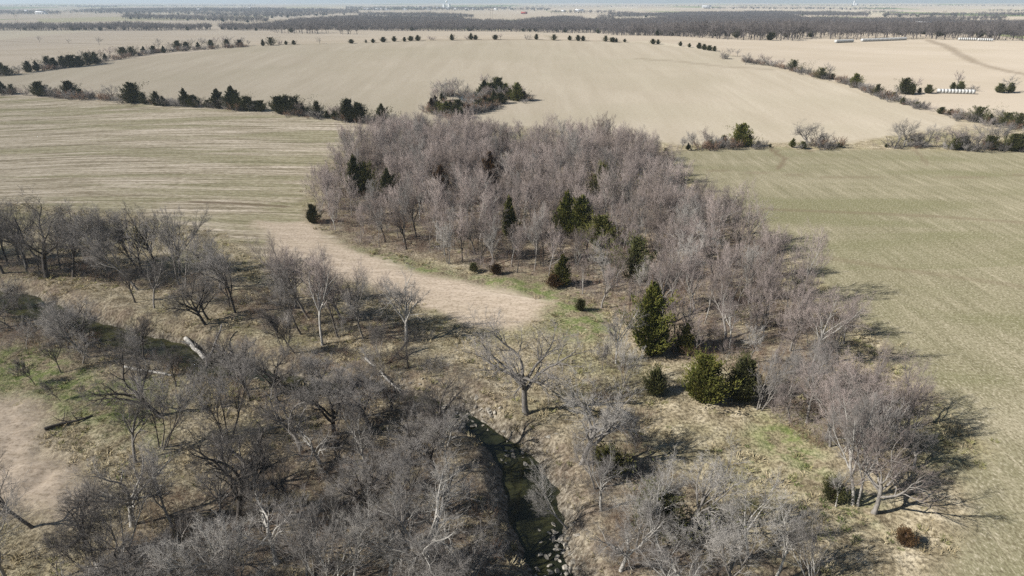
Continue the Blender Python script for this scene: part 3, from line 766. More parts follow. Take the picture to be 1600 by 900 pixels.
# ------------------------------------------------------------------ single bare trees near the creek (picture point of the foot, height in metres)
def lean_of(l): return (l, 0)
NEAR = [
 # kind, px, py, H, bark, twigs, lean, yaw, wide, label
 ('oak0', 75, 436, 16.5, 'bark_dark', 'twig_dark', 0, 0.4, 1.3, 'largest dark oak with low wide limbs, in the tree belt below the striped field'),
 ('tall0', 95, 421, 11.5, 'bark_dark', 'twig_dark', 0, 1.0, .8, 'thin dark tree directly behind the largest belt oak'),
 ('tall1', 115, 434, 15.0, 'bark_dark', 'twig_gray', 3, 2.0, .95, 'tall straight dark tree just beside the largest belt oak'),
 ('tall2', 216, 454, 15.0, 'bark_gray', 'twig_gray', -27, .3, .95, 'pale trunked tree leaning strongly over in the tree belt'),
 ('tall0', 221, 433, 14.0, 'bark_dark', 'twig_gray', -6, 2.6, .9, 'upright tree behind the strongly leaning pale trunk in the belt'),
 ('oak1', 322, 513, 9.0, 'bark_dark', 'twig_dark', -24, 1.2, .9, 'broken topped oak leaning over beside the creek pool'),
 ('tall1', 368, 490, 13.5, 'bark_dark', 'twig_gray', -12, 1.1, .85, 'forked tall tree leaning back over the belt brush'),
 ('tall0', 359, 479, 10.5, 'bark_dark', 'twig_gray', 0, 4.1, .7, 'narrow dark tree behind the forked leaning belt tree'),
 ('tall2', 470, 523, 12.0, 'bark_dark', 'twig_gray', -22, 3.3, .9, 'curved dark trunked tree leaning towards the tree belt'),
 ('tall1', 481, 497, 15.0, 'bark_gray', 'twig_mauve', -12, 5.0, .85, 'tall pale forked tree at the end of the belt by the tan strip'),
 ('tall0', 504, 540, 14.5, 'bark_pale', 'twig_mauve', -2, .8, .8, 'tall straight white trunked tree near the tan strip'),
 ('sapling0', 447, 531, 4.5, 'bark_dark', 'twig_gray', 0, 0, 1.5, 'small round bushy tree before the curved leaning trunk'),
 ('tall2', 561, 513, 12.0, 'bark_dark', 'twig_mauve', 0, 1.7, .7, 'lone straight dark trunk standing beside the tan strip'),
 ('oak2', 635, 537, 12.0, 'bark_pale', 'twig_gray', 0, 2.2, .9, 'pale old tree with drooping dark limbs at the tan strip'),
 ('slim1', 605, 505, 9.0, 'bark_gray', 'twig_mauve', 0, 2.2, 1.0, 'slender grey tree behind the pale old tree with drooping limbs'),
 ('oak1', 822, 648, 13.5, 'bark_gray', 'twig_gray', 0, 3.4, 1.05, 'gnarled open oak standing alone on the bank beside the creek bend'),
 ('oak2', 908, 730, 11.5, 'bark_gray', 'twig_pale', 0, .5, 1.0, 'pale spreading oak across the creek with crooked white limbs'),
 ('tall1', 962, 570, 9.0, 'bark_pale', 'twig_gray', 0, 2.9, .9, 'small pale tree beside the tallest cedar'),
 ('tall2', 888, 812, 9.0, 'bark_pale', 'twig_pale', -32, 1.9, .8, 'white tree leaning out over the dark creek pool'),
 ('tall0', 1073, 855, 11.0, 'bark_gray', 'twig_pale', 6, .2, 1.1, 'forked pale tree with a dark cedar at its foot'),
 ('tall1', 1169, 872, 8.5, 'bark_pale', 'twig_pale', -16, 2.5, 1.0, 'leaning pale tree on the rough grass right of the creek'),
 ('tall2', 1212, 905, 8.5, 'bark_pale', 'twig_pale', 5, 4.5, 1.1, 'low pale tree at the bottom of the rough grass slope'),
 ('tall0', 1332, 788, 13.5, 'bark_pale', 'twig_gray', -3, 1.6, .75, 'tall twin pale trunk next to the small round cedar by the field'),
 ('tall2', 1340, 790, 12.5, 'bark_pale', 'twig_mauve', -7, 3.9, .7, 'second tall pale trunk touching the twin by the field'),
 ('oak0', 1366, 800, 11.0, 'bark_gray', 'twig_mauve', 4, 2.7, 1.05, 'broad mauve crowned tree throwing its shadow onto the green field'),
 ('tall1', 1306, 790, 4.5, 'bark_pale', 'twig_pale', 0, 2.7, .9, 'tiny pale sapling in front of the small round cedar'),
 ('tall1', 1290, 688, 9.5, 'bark_gray', 'twig_mauve', -8, .9, 1.0, 'grey tree on the brushy bank behind the twin pale trunks'),
 ('oak1', 1335, 676, 10.0, 'bark_gray', 'twig_mauve', 5, 5.2, .95, 'wide crowned tree of the field edge with a spreading shadow'),
 ('tall0', 1370, 705, 9.5, 'bark_gray', 'twig_mauve', 0, 3.2, 1.0, 'mauve twigged tree between the field edge shadows'),
 ('tall2', 1235, 660, 8.0, 'bark_gray', 'twig_mauve', -10, 1.2, 1.0, 'short grey tree on the brushy bank above the grass slope'),
 ('tall1', 1270, 572, 12.0, 'bark_pale', 'twig_mauve', 0, 2.0, .9, 'pale tree at the wood corner with a long fan shadow on the field'),
 ('tall0', 1235, 548, 11.5, 'bark_gray', 'twig_mauve', 0, 4.0, .9, 'grey tree just inside the wood corner by the field'),
 ('oak2', 372, 832, 13.0, 'bark_dark', 'twig_dark', -4, 1.3, .95, 'big dark many limbed oak in the lower woods before the green patch'),
 ('tall2', 16, 915, 11.5, 'bark_gray', 'twig_gray', 2, 2.4, 1.05, 'round crowned grey tree in the bottom corner by the bare track'),
 ('slim0', 92, 905, 6.0, 'bark_dark', 'twig_dark', 0, 1.0, 1.0, 'thin dark pole tree beside the bottom corner tree'),
 ('clump0', 150, 915, 7.0, 'bark_dark', 'twig_dark', 0, 3.0, 1.1, 'dark clump of stems at the lower edge of the dry grass'),
 ('tall1', 359, 925, 9.5, 'bark_pale', 'twig_pale', 0, .2, 1.1, 'white barked crooked tree below the big dark oak'),
 ('oak0', 571, 818, 11.5, 'bark_dark', 'twig_gray', 3, 4.2, .75, 'two stemmed old tree with thick cut limbs in the lower woods'),
 ('tall0', 556, 925, 9.0, 'bark_pale', 'twig_pale', -5, .2, 1.0, 'pale crooked tree below the two stemmed old tree'),
 ('tall2', 480, 915, 9.0, 'bark_gray', 'twig_gray', 0, 5.2, 1.0, 'grey tree between two pale crooked trees at the bottom edge'),
 ('oak1', 668, 905, 11.0, 'bark_pale', 'twig_pale', 4, 1.9, 1.0, 'full pale grey crown filling the bank beside the creek pool'),
 ('tall1', 645, 898, 9.5, 'bark_gray', 'twig_gray', -6, 3.9, .9, 'bent grey tree behind the full pale crown at the pool'),
 ('oak1', 250, 652, 11.0, 'bark_dark', 'twig_dark', -38, .6, .9, 'heavy dark tree toppling over the green grass by the upper creek'),
 ('tall1', 217, 597, 8.5, 'bark_dark', 'twig_gray', 0, 1.4, .7, 'upright dark snag with a white broken top above the white log'),
 ('tall2', 140, 562, 10.5, 'bark_gray', 'twig_gray', -26, 2.0, .9, 'fan of grey stems leaning over the green creek bank'),
 ('tall0', 128, 556, 9.5, 'bark_pale', 'twig_gray', -15, 3.0, .8, 'pale stem standing inside the leaning fan of grey stems'),
 ('tall1', 96, 584, 6.0, 'bark_dark', 'twig_dark', -14, 3.0, .9, 'short dark tree in front of the leaning grey stems'),
 ('sapling1', 56, 602, 4.5, 'bark_dark', 'twig_dark', -26, 1.0, 1.0, 'small bent sapling on the green grass near the bare track'),
 ('sapling0', 97, 630, 4.0, 'bark_dark', 'twig_dark', -24, 2.0, 1.0, 'small bent sapling standing lowest on the green grass'),
 ('tall0', 30, 470, 7.0, 'bark_gray', 'twig_gray', -10, 2.0, 1.0, 'low grey tree hanging over the pool at the picture edge'),
 ('sapling1', 525, 592, 4.5, 'bark_gray', 'twig_gray', 8, 2.0, 1.2, 'small grey sapling above the narrow creek stones'),
 ('sapling0', 493, 600, 5.5, 'bark_pale', 'twig_gray', -4, 2.0, 1.0, 'white stemmed sapling beside the narrow creek'),
 ('tall2', 1140, 545, 10.0, 'bark_pale', 'twig_mauve', 0, 5.5, .9, 'pale tree behind the two round cedars'),
 ('tall0', 940, 480, 8.5, 'bark_gray', 'twig_mauve', 0, 5.5, 1.1, 'round mauve tree at the grove foot near the tiny cedar'),
 ('tall0', 12, 412, 13.5, 'bark_dark', 'twig_gray', 0, 1.5, .9, 'tall grey tree of the belt cut by the picture edge'),
 ('tall1', 44, 421, 12.0, 'bark_dark', 'twig_dark', -3, 3.5, .9, 'dark tree between the picture edge and the largest belt oak'),
]
n_bare = 0
ORD = ['first', 'second', 'third', 'fourth', 'fifth', 'sixth', 'seventh', 'eighth', 'ninth', 'tenth', 'eleventh', 'twelfth', 'thirteenth', 'fourteenth', 'fifteenth', 'sixteenth',
       'seventeenth', 'eighteenth', 'nineteenth', 'twentieth', 'twenty-first', 'twenty-second', 'twenty-third', 'twenty-fourth', 'twenty-fifth', 'twenty-sixth', 'twenty-seventh',
       'twenty-eighth', 'twenty-ninth', 'thirtieth', 'thirty-first', 'thirty-second', 'thirty-third', 'thirty-fourth', 'thirty-fifth', 'thirty-sixth', 'thirty-seventh', 'thirty-eighth', 'thirty-ninth', 'fortieth']
LANDMARKS = {k: at(*v) for k, v in {
 'the largest belt oak': (75, 436), 'the leaning belt trunk': (216, 454), 'the broken topped leaning oak': (322, 513), 'the straight white trunk': (504, 540), 'the drooping limbed old tree': (635, 537),
 'the two stemmed old tree': (571, 818), 'the big dark oak': (372, 832), 'the riffle stones': (725, 650), 'the creek pool leaning tree': (888, 812), 'the pale spreading oak': (908, 730),
 'the forked pale tree': (1073, 855), 'the thick pale fallen trunk': (300, 535), 'the white log': (235, 586), 'the twin pale trunks': (1336, 788),
 'the tallest cedar': (1018, 556), 'the round cedar pair': (1130, 625), 'the yellow green grove cedar': (878, 446), 'the cedar pair inside the grove': (895, 371), 'the dark cedar at the grove tip': (490, 349),
 'the low bushes on the green strip': (757, 426), 'the wood corner by the field': (1285, 572), 'the tiny lone cedar': (907, 486)}.items()}
FORM = {'oak': 'spreading', 'tal': 'forked', 'sli': 'slender', 'clu': 'many stemmed', 'sap': 'small'}
TONE = {'bark_dark': 'dark', 'bark_gray': 'grey', 'bark_pale': 'pale'}
def name_by_landmark(rows, where):
    names = list(LANDMARKS); L = np.array([LANDMARKS[n] for n in names]); cnt = {}
    d = np.array([np.hypot(L[:, 0] - r[1], L[:, 1] - r[2]) for r in rows]); ni = d.argmin(1)
    for i in np.argsort(d.min(1)):
        o, x, y, k, bk = rows[i]; lm = names[ni[i]]; c = cnt.get(lm, 0); cnt[lm] = c + 1
        o['label'] = '%s %s tree %s, %s nearest %s' % (TONE[bk], FORM[k[:3]], where, ORD[min(c, 39)], lm)
for (k, px, py, H, bk, tw, ln, yaw, wide, label) in NEAR:
    x, y = at(px, py)
    put_tree(k, x, y, H, label, bk=bk, tw=tw, yaw=yaw, lean=(ln, 0), wide=wide); n_bare += 1

def fill(poly, spacing, kinds, hr, label, group, seed, barks, twigs, keep=1.0, wide=(.8, 1.15), avoid=2.0, lean=8):
    """trees of one stand that nothing tells apart"""
    global n_bare
    rng = np.random.default_rng(seed); rs = random.Random(seed)
    p, d = poly_points(poly, spacing, rng)
    cd, cw = pdist(p[:, 0], p[:, 1], CREEK, creek_w)
    p = p[(rng.random(len(p)) < keep) & (cd > cw + avoid)]
    rows = []
    for x, y in p:
        k = rs.choice(kinds); bk = rs.choice(barks)
        o = put_tree(k, x, y, rs.uniform(*hr), label, group=group, bk=bk, tw=rs.choice(twigs),
                 yaw=rs.uniform(0, 6.28), lean=(rs.gauss(-2, lean), rs.gauss(0, lean * .6)), wide=rs.uniform(*wide)); n_bare += 1
        rows.append((o, x, y, k, bk))
    name_by_landmark(rows, label)
fill(P_BELT, 4.8, ['slim0', 'tall2', 'tall0', 'tall1', 'slim3', 'tall1'], (9, 14.5), 'in the tree belt', 'bare trees of the belt', 101,
     ['bark_dark', 'bark_gray'], ['twig_gray', 'twig_dark', 'twig_mauve'], keep=.9, lean=6, wide=(.95, 1.4))
fill(P_NEARWOOD, 4.5, ['tall0', 'tall1', 'tall2', 'oak2', 'clump0', 'oak1'], (5.5, 10), 'in the lower woods', 'bare trees of the lower woods', 102,
     ['bark_gray', 'bark_pale', 'bark_dark'], ['twig_gray', 'twig_dark', 'twig_gray'], keep=.8, wide=(.9, 1.3), avoid=4.0)
fill(P_EASTWOOD, 4.6, ['tall0', 'tall1', 'tall2', 'oak0', 'clump1'], (5, 9), 'across the creek', 'bare trees across the creek', 103,
     ['bark_gray', 'bark_pale', 'bark_pale'], ['twig_gray', 'twig_pale', 'twig_pale'], keep=.75, wide=(.9, 1.3), avoid=3.0)
fill(P_BANK, 5.0, ['tall0', 'oak1', 'clump0', 'oak2', 'tall2'], (4.5, 9), 'on the upper creek bank', 'bare trees along the upper creek', 104,
     ['bark_dark', 'bark_gray'], ['twig_gray', 'twig_dark', 'twig_gray'], keep=.9, avoid=.9, wide=(.95, 1.4), lean=13)
fill(P_MID, 5.0, ['tall0', 'oak1', 'sapling0', 'clump0'], (3.5, 7.5), 'above the narrow creek', 'bare trees above the narrow creek', 106,
     ['bark_dark', 'bark_gray', 'bark_pale'], ['twig_gray', 'twig_dark'], keep=.85, avoid=1.0, lean=10)
fill(P_LOWLEFT, 7.5, ['tall0', 'tall1', 'oak1', 'clump0', 'oak2'], (5, 10), 'above the lower woods', 'bare trees above the lower woods', 108,
     ['bark_dark', 'bark_gray'], ['twig_gray', 'twig_dark'], keep=.8, wide=(1.0, 1.35))
fill(P_INNER, 6.5, ['tall0', 'tall2', 'slim1', 'oak0', 'sapling0'], (4.5, 10), 'between belt and creek', 'bare trees between belt and creek', 109,
     ['bark_dark', 'bark_gray'], ['twig_gray', 'twig_dark'], keep=.75, avoid=1.0, wide=(1.0, 1.35))
fill(P_GLADE, 4.2, ['tall0', 'sapling1', 'clump0', 'tall2'], (3.5, 8), 'on the grassy slope before the cedars', 'bare trees before the cedars', 107,
     ['bark_gray', 'bark_pale'], ['twig_gray', 'twig_pale'], keep=.75)
fill(P_EDGE, 4.2, ['tall0', 'oak2', 'clump1', 'tall1'], (6, 10), 'on the brushy bank', 'bare trees of the brushy bank', 105,
     ['bark_gray'], ['twig_mauve', 'twig_gray'], keep=.85)

# ------------------------------------------------------------------ the grove: the nearest trees singly, the rest as one mass
rng = np.random.default_rng(5)
gp, gd = poly_points(P_GROVE, 4.2, rng)
cut = vnoise(gp[:, 0] / 14, gp[:, 1] / 14, 77)
hs = np.clip(10.2 + 6.5 * cut + rng.normal(size=len(gp)) * 1.7 - 2.2 * np.exp(-gd / 4), 4.5, 14.5)
for cpx, cpy in [(878, 446), (884, 370), (906, 372), (938, 385), (556, 306), (572, 306), (608, 318), (795, 372), (690, 320), (765, 300), (940, 318), (990, 440), (1018, 556)]:
    c = at(cpx, cpy); u = -c / np.hypot(*c); r = gp - c; along = r @ u; side = np.abs(r @ np.array([-u[1], u[0]]))
    keep = ~((np.hypot(r[:, 0], r[:, 1]) < 2.6) | ((along > 0) & (along < 7) & (side < 2.2))); gp, gd, hs = gp[keep], gd[keep], hs[keep]
    r = gp - c; along = r @ u; side = np.abs(r @ np.array([-u[1], u[0]])); low = (along > 0) & (along < 15) & (side < 4); hs[low] = np.minimum(hs[low], 6.5)
order = np.argsort(gp[:, 1] - .10 * np.abs(gp[:, 0]))
n_single = max(60, 296 - n_bare)
rs = random.Random(9)
kinds = ['slim0', 'slim1', 'slim2', 'slim3', 'clump0', 'clump1', 'tall0', 'tall2']
rows = []
for i in order[:n_single]:
    k = rs.choice(kinds); bk = rs.choice(['bark_gray', 'bark_gray', 'bark_pale', 'bark_dark'])
    rows.append((None, gp[i, 0], gp[i, 1], k, bk))
    o = put_tree(k, gp[i, 0], gp[i, 1], hs[i], 'bare tree in the grove', group='bare trees of the dense grove', bk=bk, tw=rs.choice(['twig_mauve', 'twig_mauve', 'twig_mauve', 'twig_pale', 'twig_umber']), lean=(rs.gauss(0, 4), rs.gauss(0, 4)), wide=rs.uniform(.85, 1.15))
    rows[-1] = (o,) + rows[-1][1:]
name_by_landmark(rows, 'in the grove')
rest = order[n_single:]
GK = ['slim0', 'slim1', 'slim2', 'slim3', 'clump0', 'tall0']
GK = GK * 3
metas = [joined(k, b, t) for k, (b, t) in zip(GK, [('bark_gray', 'twig_mauve')] * 9 + [('bark_pale', 'twig_mauve')] * 3 + [('bark_gray', 'twig_gray')] * 3 + [('bark_dark', 'twig_umber')] * 3)]
h0 = np.array([PROTO[k][2] for k in GK])
idx = rng.integers(0, len(GK), len(rest))
P = np.c_[gp[rest], zfull(gp[rest, 0], gp[rest, 1])]
scatter('grove_woodland', P, rng.uniform(0, 6.28, len(rest)), hs[rest] / h0[idx], idx, metas, 'far mass of mauve grey bare trees filling the dense grove', 'woodland')
print('bare trees', n_bare + n_single, 'grove rest', len(rest))

# ------------------------------------------------------------------ undergrowth and grass
def brush(name, polys, spacing, hr, label, seed, tw, keep=1.0):
    rng = np.random.default_rng(seed); ps = []
    for poly in polys:
        p, d = poly_points(poly, spacing, rng); ps.append(p[rng.random(len(p)) < keep])
    p = np.concatenate(ps); cd, cw = pdist(p[:, 0], p[:, 1], CREEK, creek_w); p = p[cd > cw + .8]
    mt = [joined('shrub%d' % i, 'bark_gray', t) for i in range(3) for t in tw]
    n = len(p); P = np.c_[p, zfull(p[:, 0], p[:, 1])]
    h = rng.uniform(*hr, n) / 3.2
    scatter(name, P, rng.uniform(0, 6.28, n), np.c_[h * 1.1, h * 1.1, h], rng.integers(0, len(mt), n), mt, label, 'brush')
brush('undergrowth', [P_NEARWOOD, P_EASTWOOD, P_BANK, P_BELT, P_MID, P_GLADE], 1.6, (.7, 2.6), 'tangled grey brush under the trees along the creek', 11, ['twig_gray', 'twig_dark', 'twig_brown', 'twig_dark'], .75)
brush('grove_undergrowth', [P_GROVE, P_EDGE, P_EDGE], 2.4, (1.0, 2.8), 'mauve brown brush on the floor of the dense grove', 12, ['twig_mauve', 'twig_brown'], .8)

def line_brush(name, lines, step, width, hr, label, seed):
    rng = np.random.default_rng(seed); ps = []
    for ln in lines:
        w = ats(ln)
        for a, b in zip(w[:-1], w[1:]):
            L = np.hypot(*(b - a)); n = max(2, int(L / step)); q = a + (b - a) * rng.random((n, 1)); ps.append(q + rng.normal(size=(n, 2)) * width)
    p = np.concatenate(ps); p = p[vnoise(p[:, 0] / 14, p[:, 1] / 14, seed) > -.22]; n = len(p)
    mt = [joined('farshrub%d' % i, 'bark_gray', t) for i in range(3) for t in ('twig_gray', 'twig_dark', 'twig_brown')]
    h = rng.uniform(*hr, n) / 3.2
    scatter(name, np.c_[p, zfull(p[:, 0], p[:, 1])], rng.uniform(0, 6.28, n), np.c_[h * 1.3, h * 1.3, h], rng.integers(0, len(mt), n), mt, label, 'brush')
line_brush('hedgerow_brush', [[(-20, 147), (60, 150), (200, 160), (300, 167), (410, 174)], [(436, 178), (520, 187), (600, 196), (660, 208)], [(0, 119), (100, 106), (150, 99), (250, 82), (390, 73)],
                              [(1125, 90), (1210, 104), (1290, 124), (1330, 133), (1370, 150), (1440, 170), (1500, 186), (1600, 205)], [(1040, 240), (1110, 231), (1200, 231)], [(1240, 231), (1300, 230)], [(1380, 230), (1470, 232), (1610, 237)],
                              [(675, 175), (712, 186), (770, 168), (820, 158)], [(675, 175), (712, 186), (770, 168), (820, 158)], [(680, 160), (700, 150), (760, 142), (800, 152)], [(690, 165), (730, 160), (790, 155)], [(690, 165), (720, 172), (760, 164)]],
           1.25, 1.9, (1.2, 4.4), 'low grey brush filling the hedgerows between the fields', 14)

def tuft_mesh(seed, n, h, w, mat):
    r = np.random.default_rng(seed); g = Geo()
    a = r.uniform(0, 6.28, n); q = r.random(n) ** .6 * w
    P = np.stack([np.cos(a) * q, np.sin(a) * q, np.full(n, -.03)], 1)
    L = h * r.uniform(.5, 1.1, n); D = norm(np.stack([np.cos(a) * .7 + r.normal(size=n) * .5, np.sin(a) * .7 + r.normal(size=n) * .5, np.full(n, .9)], 1))
    Q = P + D * L[:, None]; S = norm(np.cross(D, r.normal(size=(n, 3)))) * .035
    V = np.stack([P - S, P + S, Q], 1).reshape(-1, 3)
    g.add(V, (np.arange(n) * 3)[:, None] + np.array([[0, 1, 2]]), 0)
    return g.mesh('tuft', [mat])
def grass_mat(name, c1, c2):
    t = NT(name); rnd = t.n('ShaderNodeObjectInfo').outputs['Random']
    t.l(t.ramp(rnd, [(0, c1), (1, c2)]), t.b.inputs['Base Color']); t.b.inputs['Roughness'].default_value = .85; t.b.inputs['Specular IOR Level'].default_value = .1
    return t.m
M['straw'] = grass_mat('dry_straw', (.27, .22, .13), (.50, .43, .28))
M['olive'] = grass_mat('olive_grass', (.17, .17, .07), (.36, .33, .16))
M['fresh'] = grass_mat('fresh_grass', (.09, .13, .035), (.20, .23, .08))
rng = np.random.default_rng(3)
FRAME = np.array([[-75, 24], [75, 24], [170, 195], [-170, 195]])
gp2, _ = poly_points(FRAME, .95, rng)
X, Y = gp2[:, 0], gp2[:, 1]
cd, cw = pdist(X, Y, CREEK, creek_w)
bad = np.zeros(len(X), bool)
for p in (P_LEFT, P_RIGHT, P_TRACK, P_BARE): bad |= sdist(X, Y, p) > rng.normal(size=len(X)) * .8
wood = np.zeros(len(X), bool)
for p in (P_GROVE, P_NEARWOOD, P_EASTWOOD): wood |= sdist(X, Y, p) > 0
patch = vnoise(X / 6, Y / 6, 51) + .5 * vnoise(X / 2.2, Y / 2.2, 52)
ok = ~bad & (cd > cw + .8) & (patch > -.12) & (~wood | (rng.random(len(X)) < .25)) & (rng.random(len(X)) < np.clip(1.35 - Y / 150, .1, 1))
gp2 = gp2[ok]; X, Y = gp2[:, 0], gp2[:, 1]
grn = np.zeros(len(X), bool)
for p in P_GREEN: grn |= sdist(X, Y, p) > rng.normal(size=len(X)) * 2
tm = [tuft_mesh(i, 26, .55, .32, M[m]) for i, m in enumerate(['straw', 'straw', 'olive', 'fresh'])]
pick = np.where(grn & (rng.random(len(X)) < .65), 3, rng.choice([0, 1, 2], len(X), p=[.42, .36, .22]))
sc = rng.uniform(.45, 1.25, len(X)); sc[pick == 3] *= .7
scatter('dry_grass', np.c_[gp2, zfull(X, Y)], rng.uniform(0, 6.28, len(X)), np.c_[sc * 1.2, sc * 1.2, sc], pick, tm, 'dry straw and olive grass tussocks on the rough ground', 'grass')
print('tufts', len(X))

# ------------------------------------------------------------------ cedars
NEAR_CED = [('spire', 1018, 556, 12.3, 'cedar_green', .95, 'tallest green cedar, a ragged spire at the grove corner'),
 ('cone1', 1070, 553, 5.6, 'cedar_olive', 1.0, 'yellow green cedar between the tallest cedar and the round pair'),
 ('round', 1099, 627, 7.0, 'cedar_green', 1.05, 'larger round green cedar of the pair above the grass slope'),
 ('round', 1158, 624, 6.4, 'cedar_dark', .95, 'smaller round cedar of the pair, partly behind bare branches'),
 ('round', 1022, 616, 4.0, 'cedar_dark', 1.0, 'low dark cedar standing before the tallest cedar'),
 ('cone0', 878, 446, 6.5, 'cedar_olive', .95, 'leaning yellow green cedar at the grove front edge'),
 ('bush', 866, 448, 2.4, 'cedar_rust', 1.3, 'rust brown bush at the foot of the yellow green grove cedar'),
 ('bush', 907, 486, 2.2, 'cedar_dark', .8, 'tiny dark cedar alone on the grass below the grove'),
 ('cone0', 884, 370, 11, 'cedar_green', .85, 'taller green cedar of the pair inside the grove'),
 ('cone1', 906, 372, 10, 'cedar_green', .85, 'shorter green cedar of the pair inside the grove'),
 ('round', 938, 385, 7, 'cedar_olive', 1.1, 'olive brown cedar spreading beside the grove pair'),
 ('round', 490, 349, 4.8, 'cedar_dark', .85, 'dark round cedar at the grove tip by the striped field'),
 ('cone0', 556, 306, 11.5, 'cedar_dark', .8, 'dark cedar poking out of the grove near its tip'),
 ('twin', 572, 306, 9.5, 'cedar_olive', .7, 'olive cedar directly beside the dark one near the grove tip'),
 ('cone1', 608, 318, 9.5, 'cedar_dark', .8, 'small dark cedar deeper among the grove trees'),
 ('cone0', 795, 372, 10, 'cedar_olive', .7, 'thin olive cedar among pale trunks at the grove middle'),
 ('cone1', 690, 320, 10.5, 'cedar_rust', .8, 'brownish cedar half hidden in the grove middle'),
 ('cone1', 765, 300, 11.5, 'cedar_rust', .7, 'rusty thin cedar deep in the grove'),
 ('twin', 940, 318, 10.5, 'cedar_olive', .8, 'olive cedar hidden among the mauve grove twigs'),
 ('twin', 990, 440, 9, 'cedar_dark', .9, 'dark cedar shaded between grove trees behind the tallest cedar'),
 ('bush', 1300, 780, 2.6, 'cedar_dark', 1.0, 'small round dark cedar beside the twin pale trunks'),
 ('bush', 1412, 850, 1.8, 'cedar_rust', 1.0, 'rust brown bush at the edge of the green field'),
 ('twin', 1035, 835, 5.5, 'cedar_dark', 1.2, 'dark ragged cedar under the forked pale tree'),
 ('bush', 950, 740, 3.2, 'cedar_olive', 1.2, 'olive cedar scrub behind the pale spreading oak'),
 ('bush', 775, 428, 2.0, 'cedar_rust', 1.2, 'low brown bush lying at the grove front on the green strip'),
 ('bush', 740, 424, 1.7, 'cedar_dark', 1.1, 'low dark bush at the grove front beside the brown one'),
 ('bush', 598, 600, 1.6, 'cedar_dark', 1.2, 'dark green scrub overhanging the narrow creek')]
for (k, px, py, H, m, wide, label) in NEAR_CED:
    x, y = at(px, py); isb = 'bush' in label or 'scrub' in label
    put_cedar(k, x, y, H, label, m, wide=wide, name='evergreen_bush' if isb else 'cedar_tree', cat='bush' if isb else 'cedar')

def row(items, where, group, seed, grow=1.0):
    """cedars of one hedgerow, counted from the picture's left"""
    rs = random.Random(seed)
    for i, it in enumerate(items):
        px, py, hp = it[:3]; m = it[3] if len(it) > 3 else 'cedar_dark'
        x, y = at(px, py); H = px_height(hp, x, y) * grow
        k = rs.choice(['cone0', 'cone1', 'round', 'twin', 'round']) if hp > 9 else rs.choice(['round', 'bush', 'cone1'])
        put_cedar(k, x, y, H, '%s cedar %s, counted from the left' % (ORD[i], where), m, group, wide=rs.uniform(1.05, 1.5))
row([(5, 147, 20), (20, 147, 15), (62, 150, 22), (72, 150, 16), (110, 149, 22), (126, 151, 12), (208, 161, 32), (226, 163, 18), (245, 165, 22), (255, 166, 16), (290, 166, 28), (303, 167, 18), (325, 168, 12), (342, 169, 30), (365, 171, 36), (372, 172, 26),
     (388, 173, 22), (399, 173, 15), (408, 174, 17), (438, 177, 26), (450, 178, 28), (462, 179, 28), (473, 180, 18), (482, 181, 14), (497, 183, 24), (512, 185, 12), (524, 187, 14), (544, 190, 34), (562, 191, 30), (598, 195, 32)],
    'in the hedgerow above the striped field', 'cedars of the hedgerow above the striped field', 201, 1.12)
row([(3, 117, 16), (12, 118, 13), (45, 113, 15), (58, 111, 14), (75, 108, 17), (85, 107, 14), (100, 106, 16), (112, 105, 16), (125, 104, 14), (138, 102, 17), (150, 100, 16), (165, 95, 10), (193, 88, 12), (206, 88, 13),
     (225, 84, 10), (240, 83, 10), (256, 83, 10), (278, 79, 13), (292, 78, 11), (310, 77, 10), (330, 75, 11), (355, 74, 11), (375, 73, 9)],
    'in the far hedgerow left of the tan hill', 'cedars of the far hedgerow left of the tan hill', 202, 1.3)
row([(411, 72, 12), (424, 71, 14), (447, 70, 7), (459, 70, 8), (549, 68, 7), (572, 67, 6), (583, 67, 7), (599, 66, 9), (616, 65, 9), (632, 65, 8), (642, 64, 8), (653, 64, 10), (706, 63, 11), (736, 62, 12), (743, 62, 8),
     (774, 62, 8), (838, 62, 10), (865, 63, 10), (890, 63, 8), (903, 64, 10), (911, 64, 9), (946, 65, 10), (957, 66, 8), (963, 66, 7), (976, 66, 6), (1020, 69, 9), (1028, 69, 8), (1063, 72, 8), (1077, 74, 7), (1092, 76, 10), (1100, 78, 10), (1108, 79, 9), (1116, 80, 9)],
    'on the skyline of the tan hill', 'cedars on the crest of the tan hill', 203)
row([(1240, 110, 18), (1252, 113, 9), (1282, 123, 19), (1300, 124, 10), (1336, 136, 23, 'cedar_green'), (1370, 150, 20), (1384, 154, 13), (1396, 155, 12), (1413, 147, 28), (1424, 148, 18), (1436, 146, 10), (1450, 146, 15), (1488, 141, 14), (1500, 141, 15), (1562, 145, 16), (1578, 145, 17),
     (1410, 163, 12), (1432, 168, 10), (1470, 178, 12), (1484, 180, 10), (1528, 190, 26), (1545, 194, 18), (1572, 196, 22), (1592, 200, 26)],
    'along the diagonal hedge beside the white bale row', 'cedars of the diagonal hedge', 204)
row([(1040, 240, 10), (1075, 234, 12), (1108, 231, 13), (1118, 231, 11), (1130, 228, 18), (1157, 229, 40, 'cedar_green'), (1170, 229, 20), (1184, 230, 11), (1203, 230, 6), (1238, 230, 16, 'cedar_green'), (1254, 232, 12), (1312, 230, 7), (1384, 230, 6), (1490, 234, 20), (1505, 234, 24), (1546, 234, 24), (1560, 235, 14), (1582, 236, 30), (1597, 236, 34)],
    'in the hedge between tan hill and green field', 'cedars of the hedge above the green field', 205)
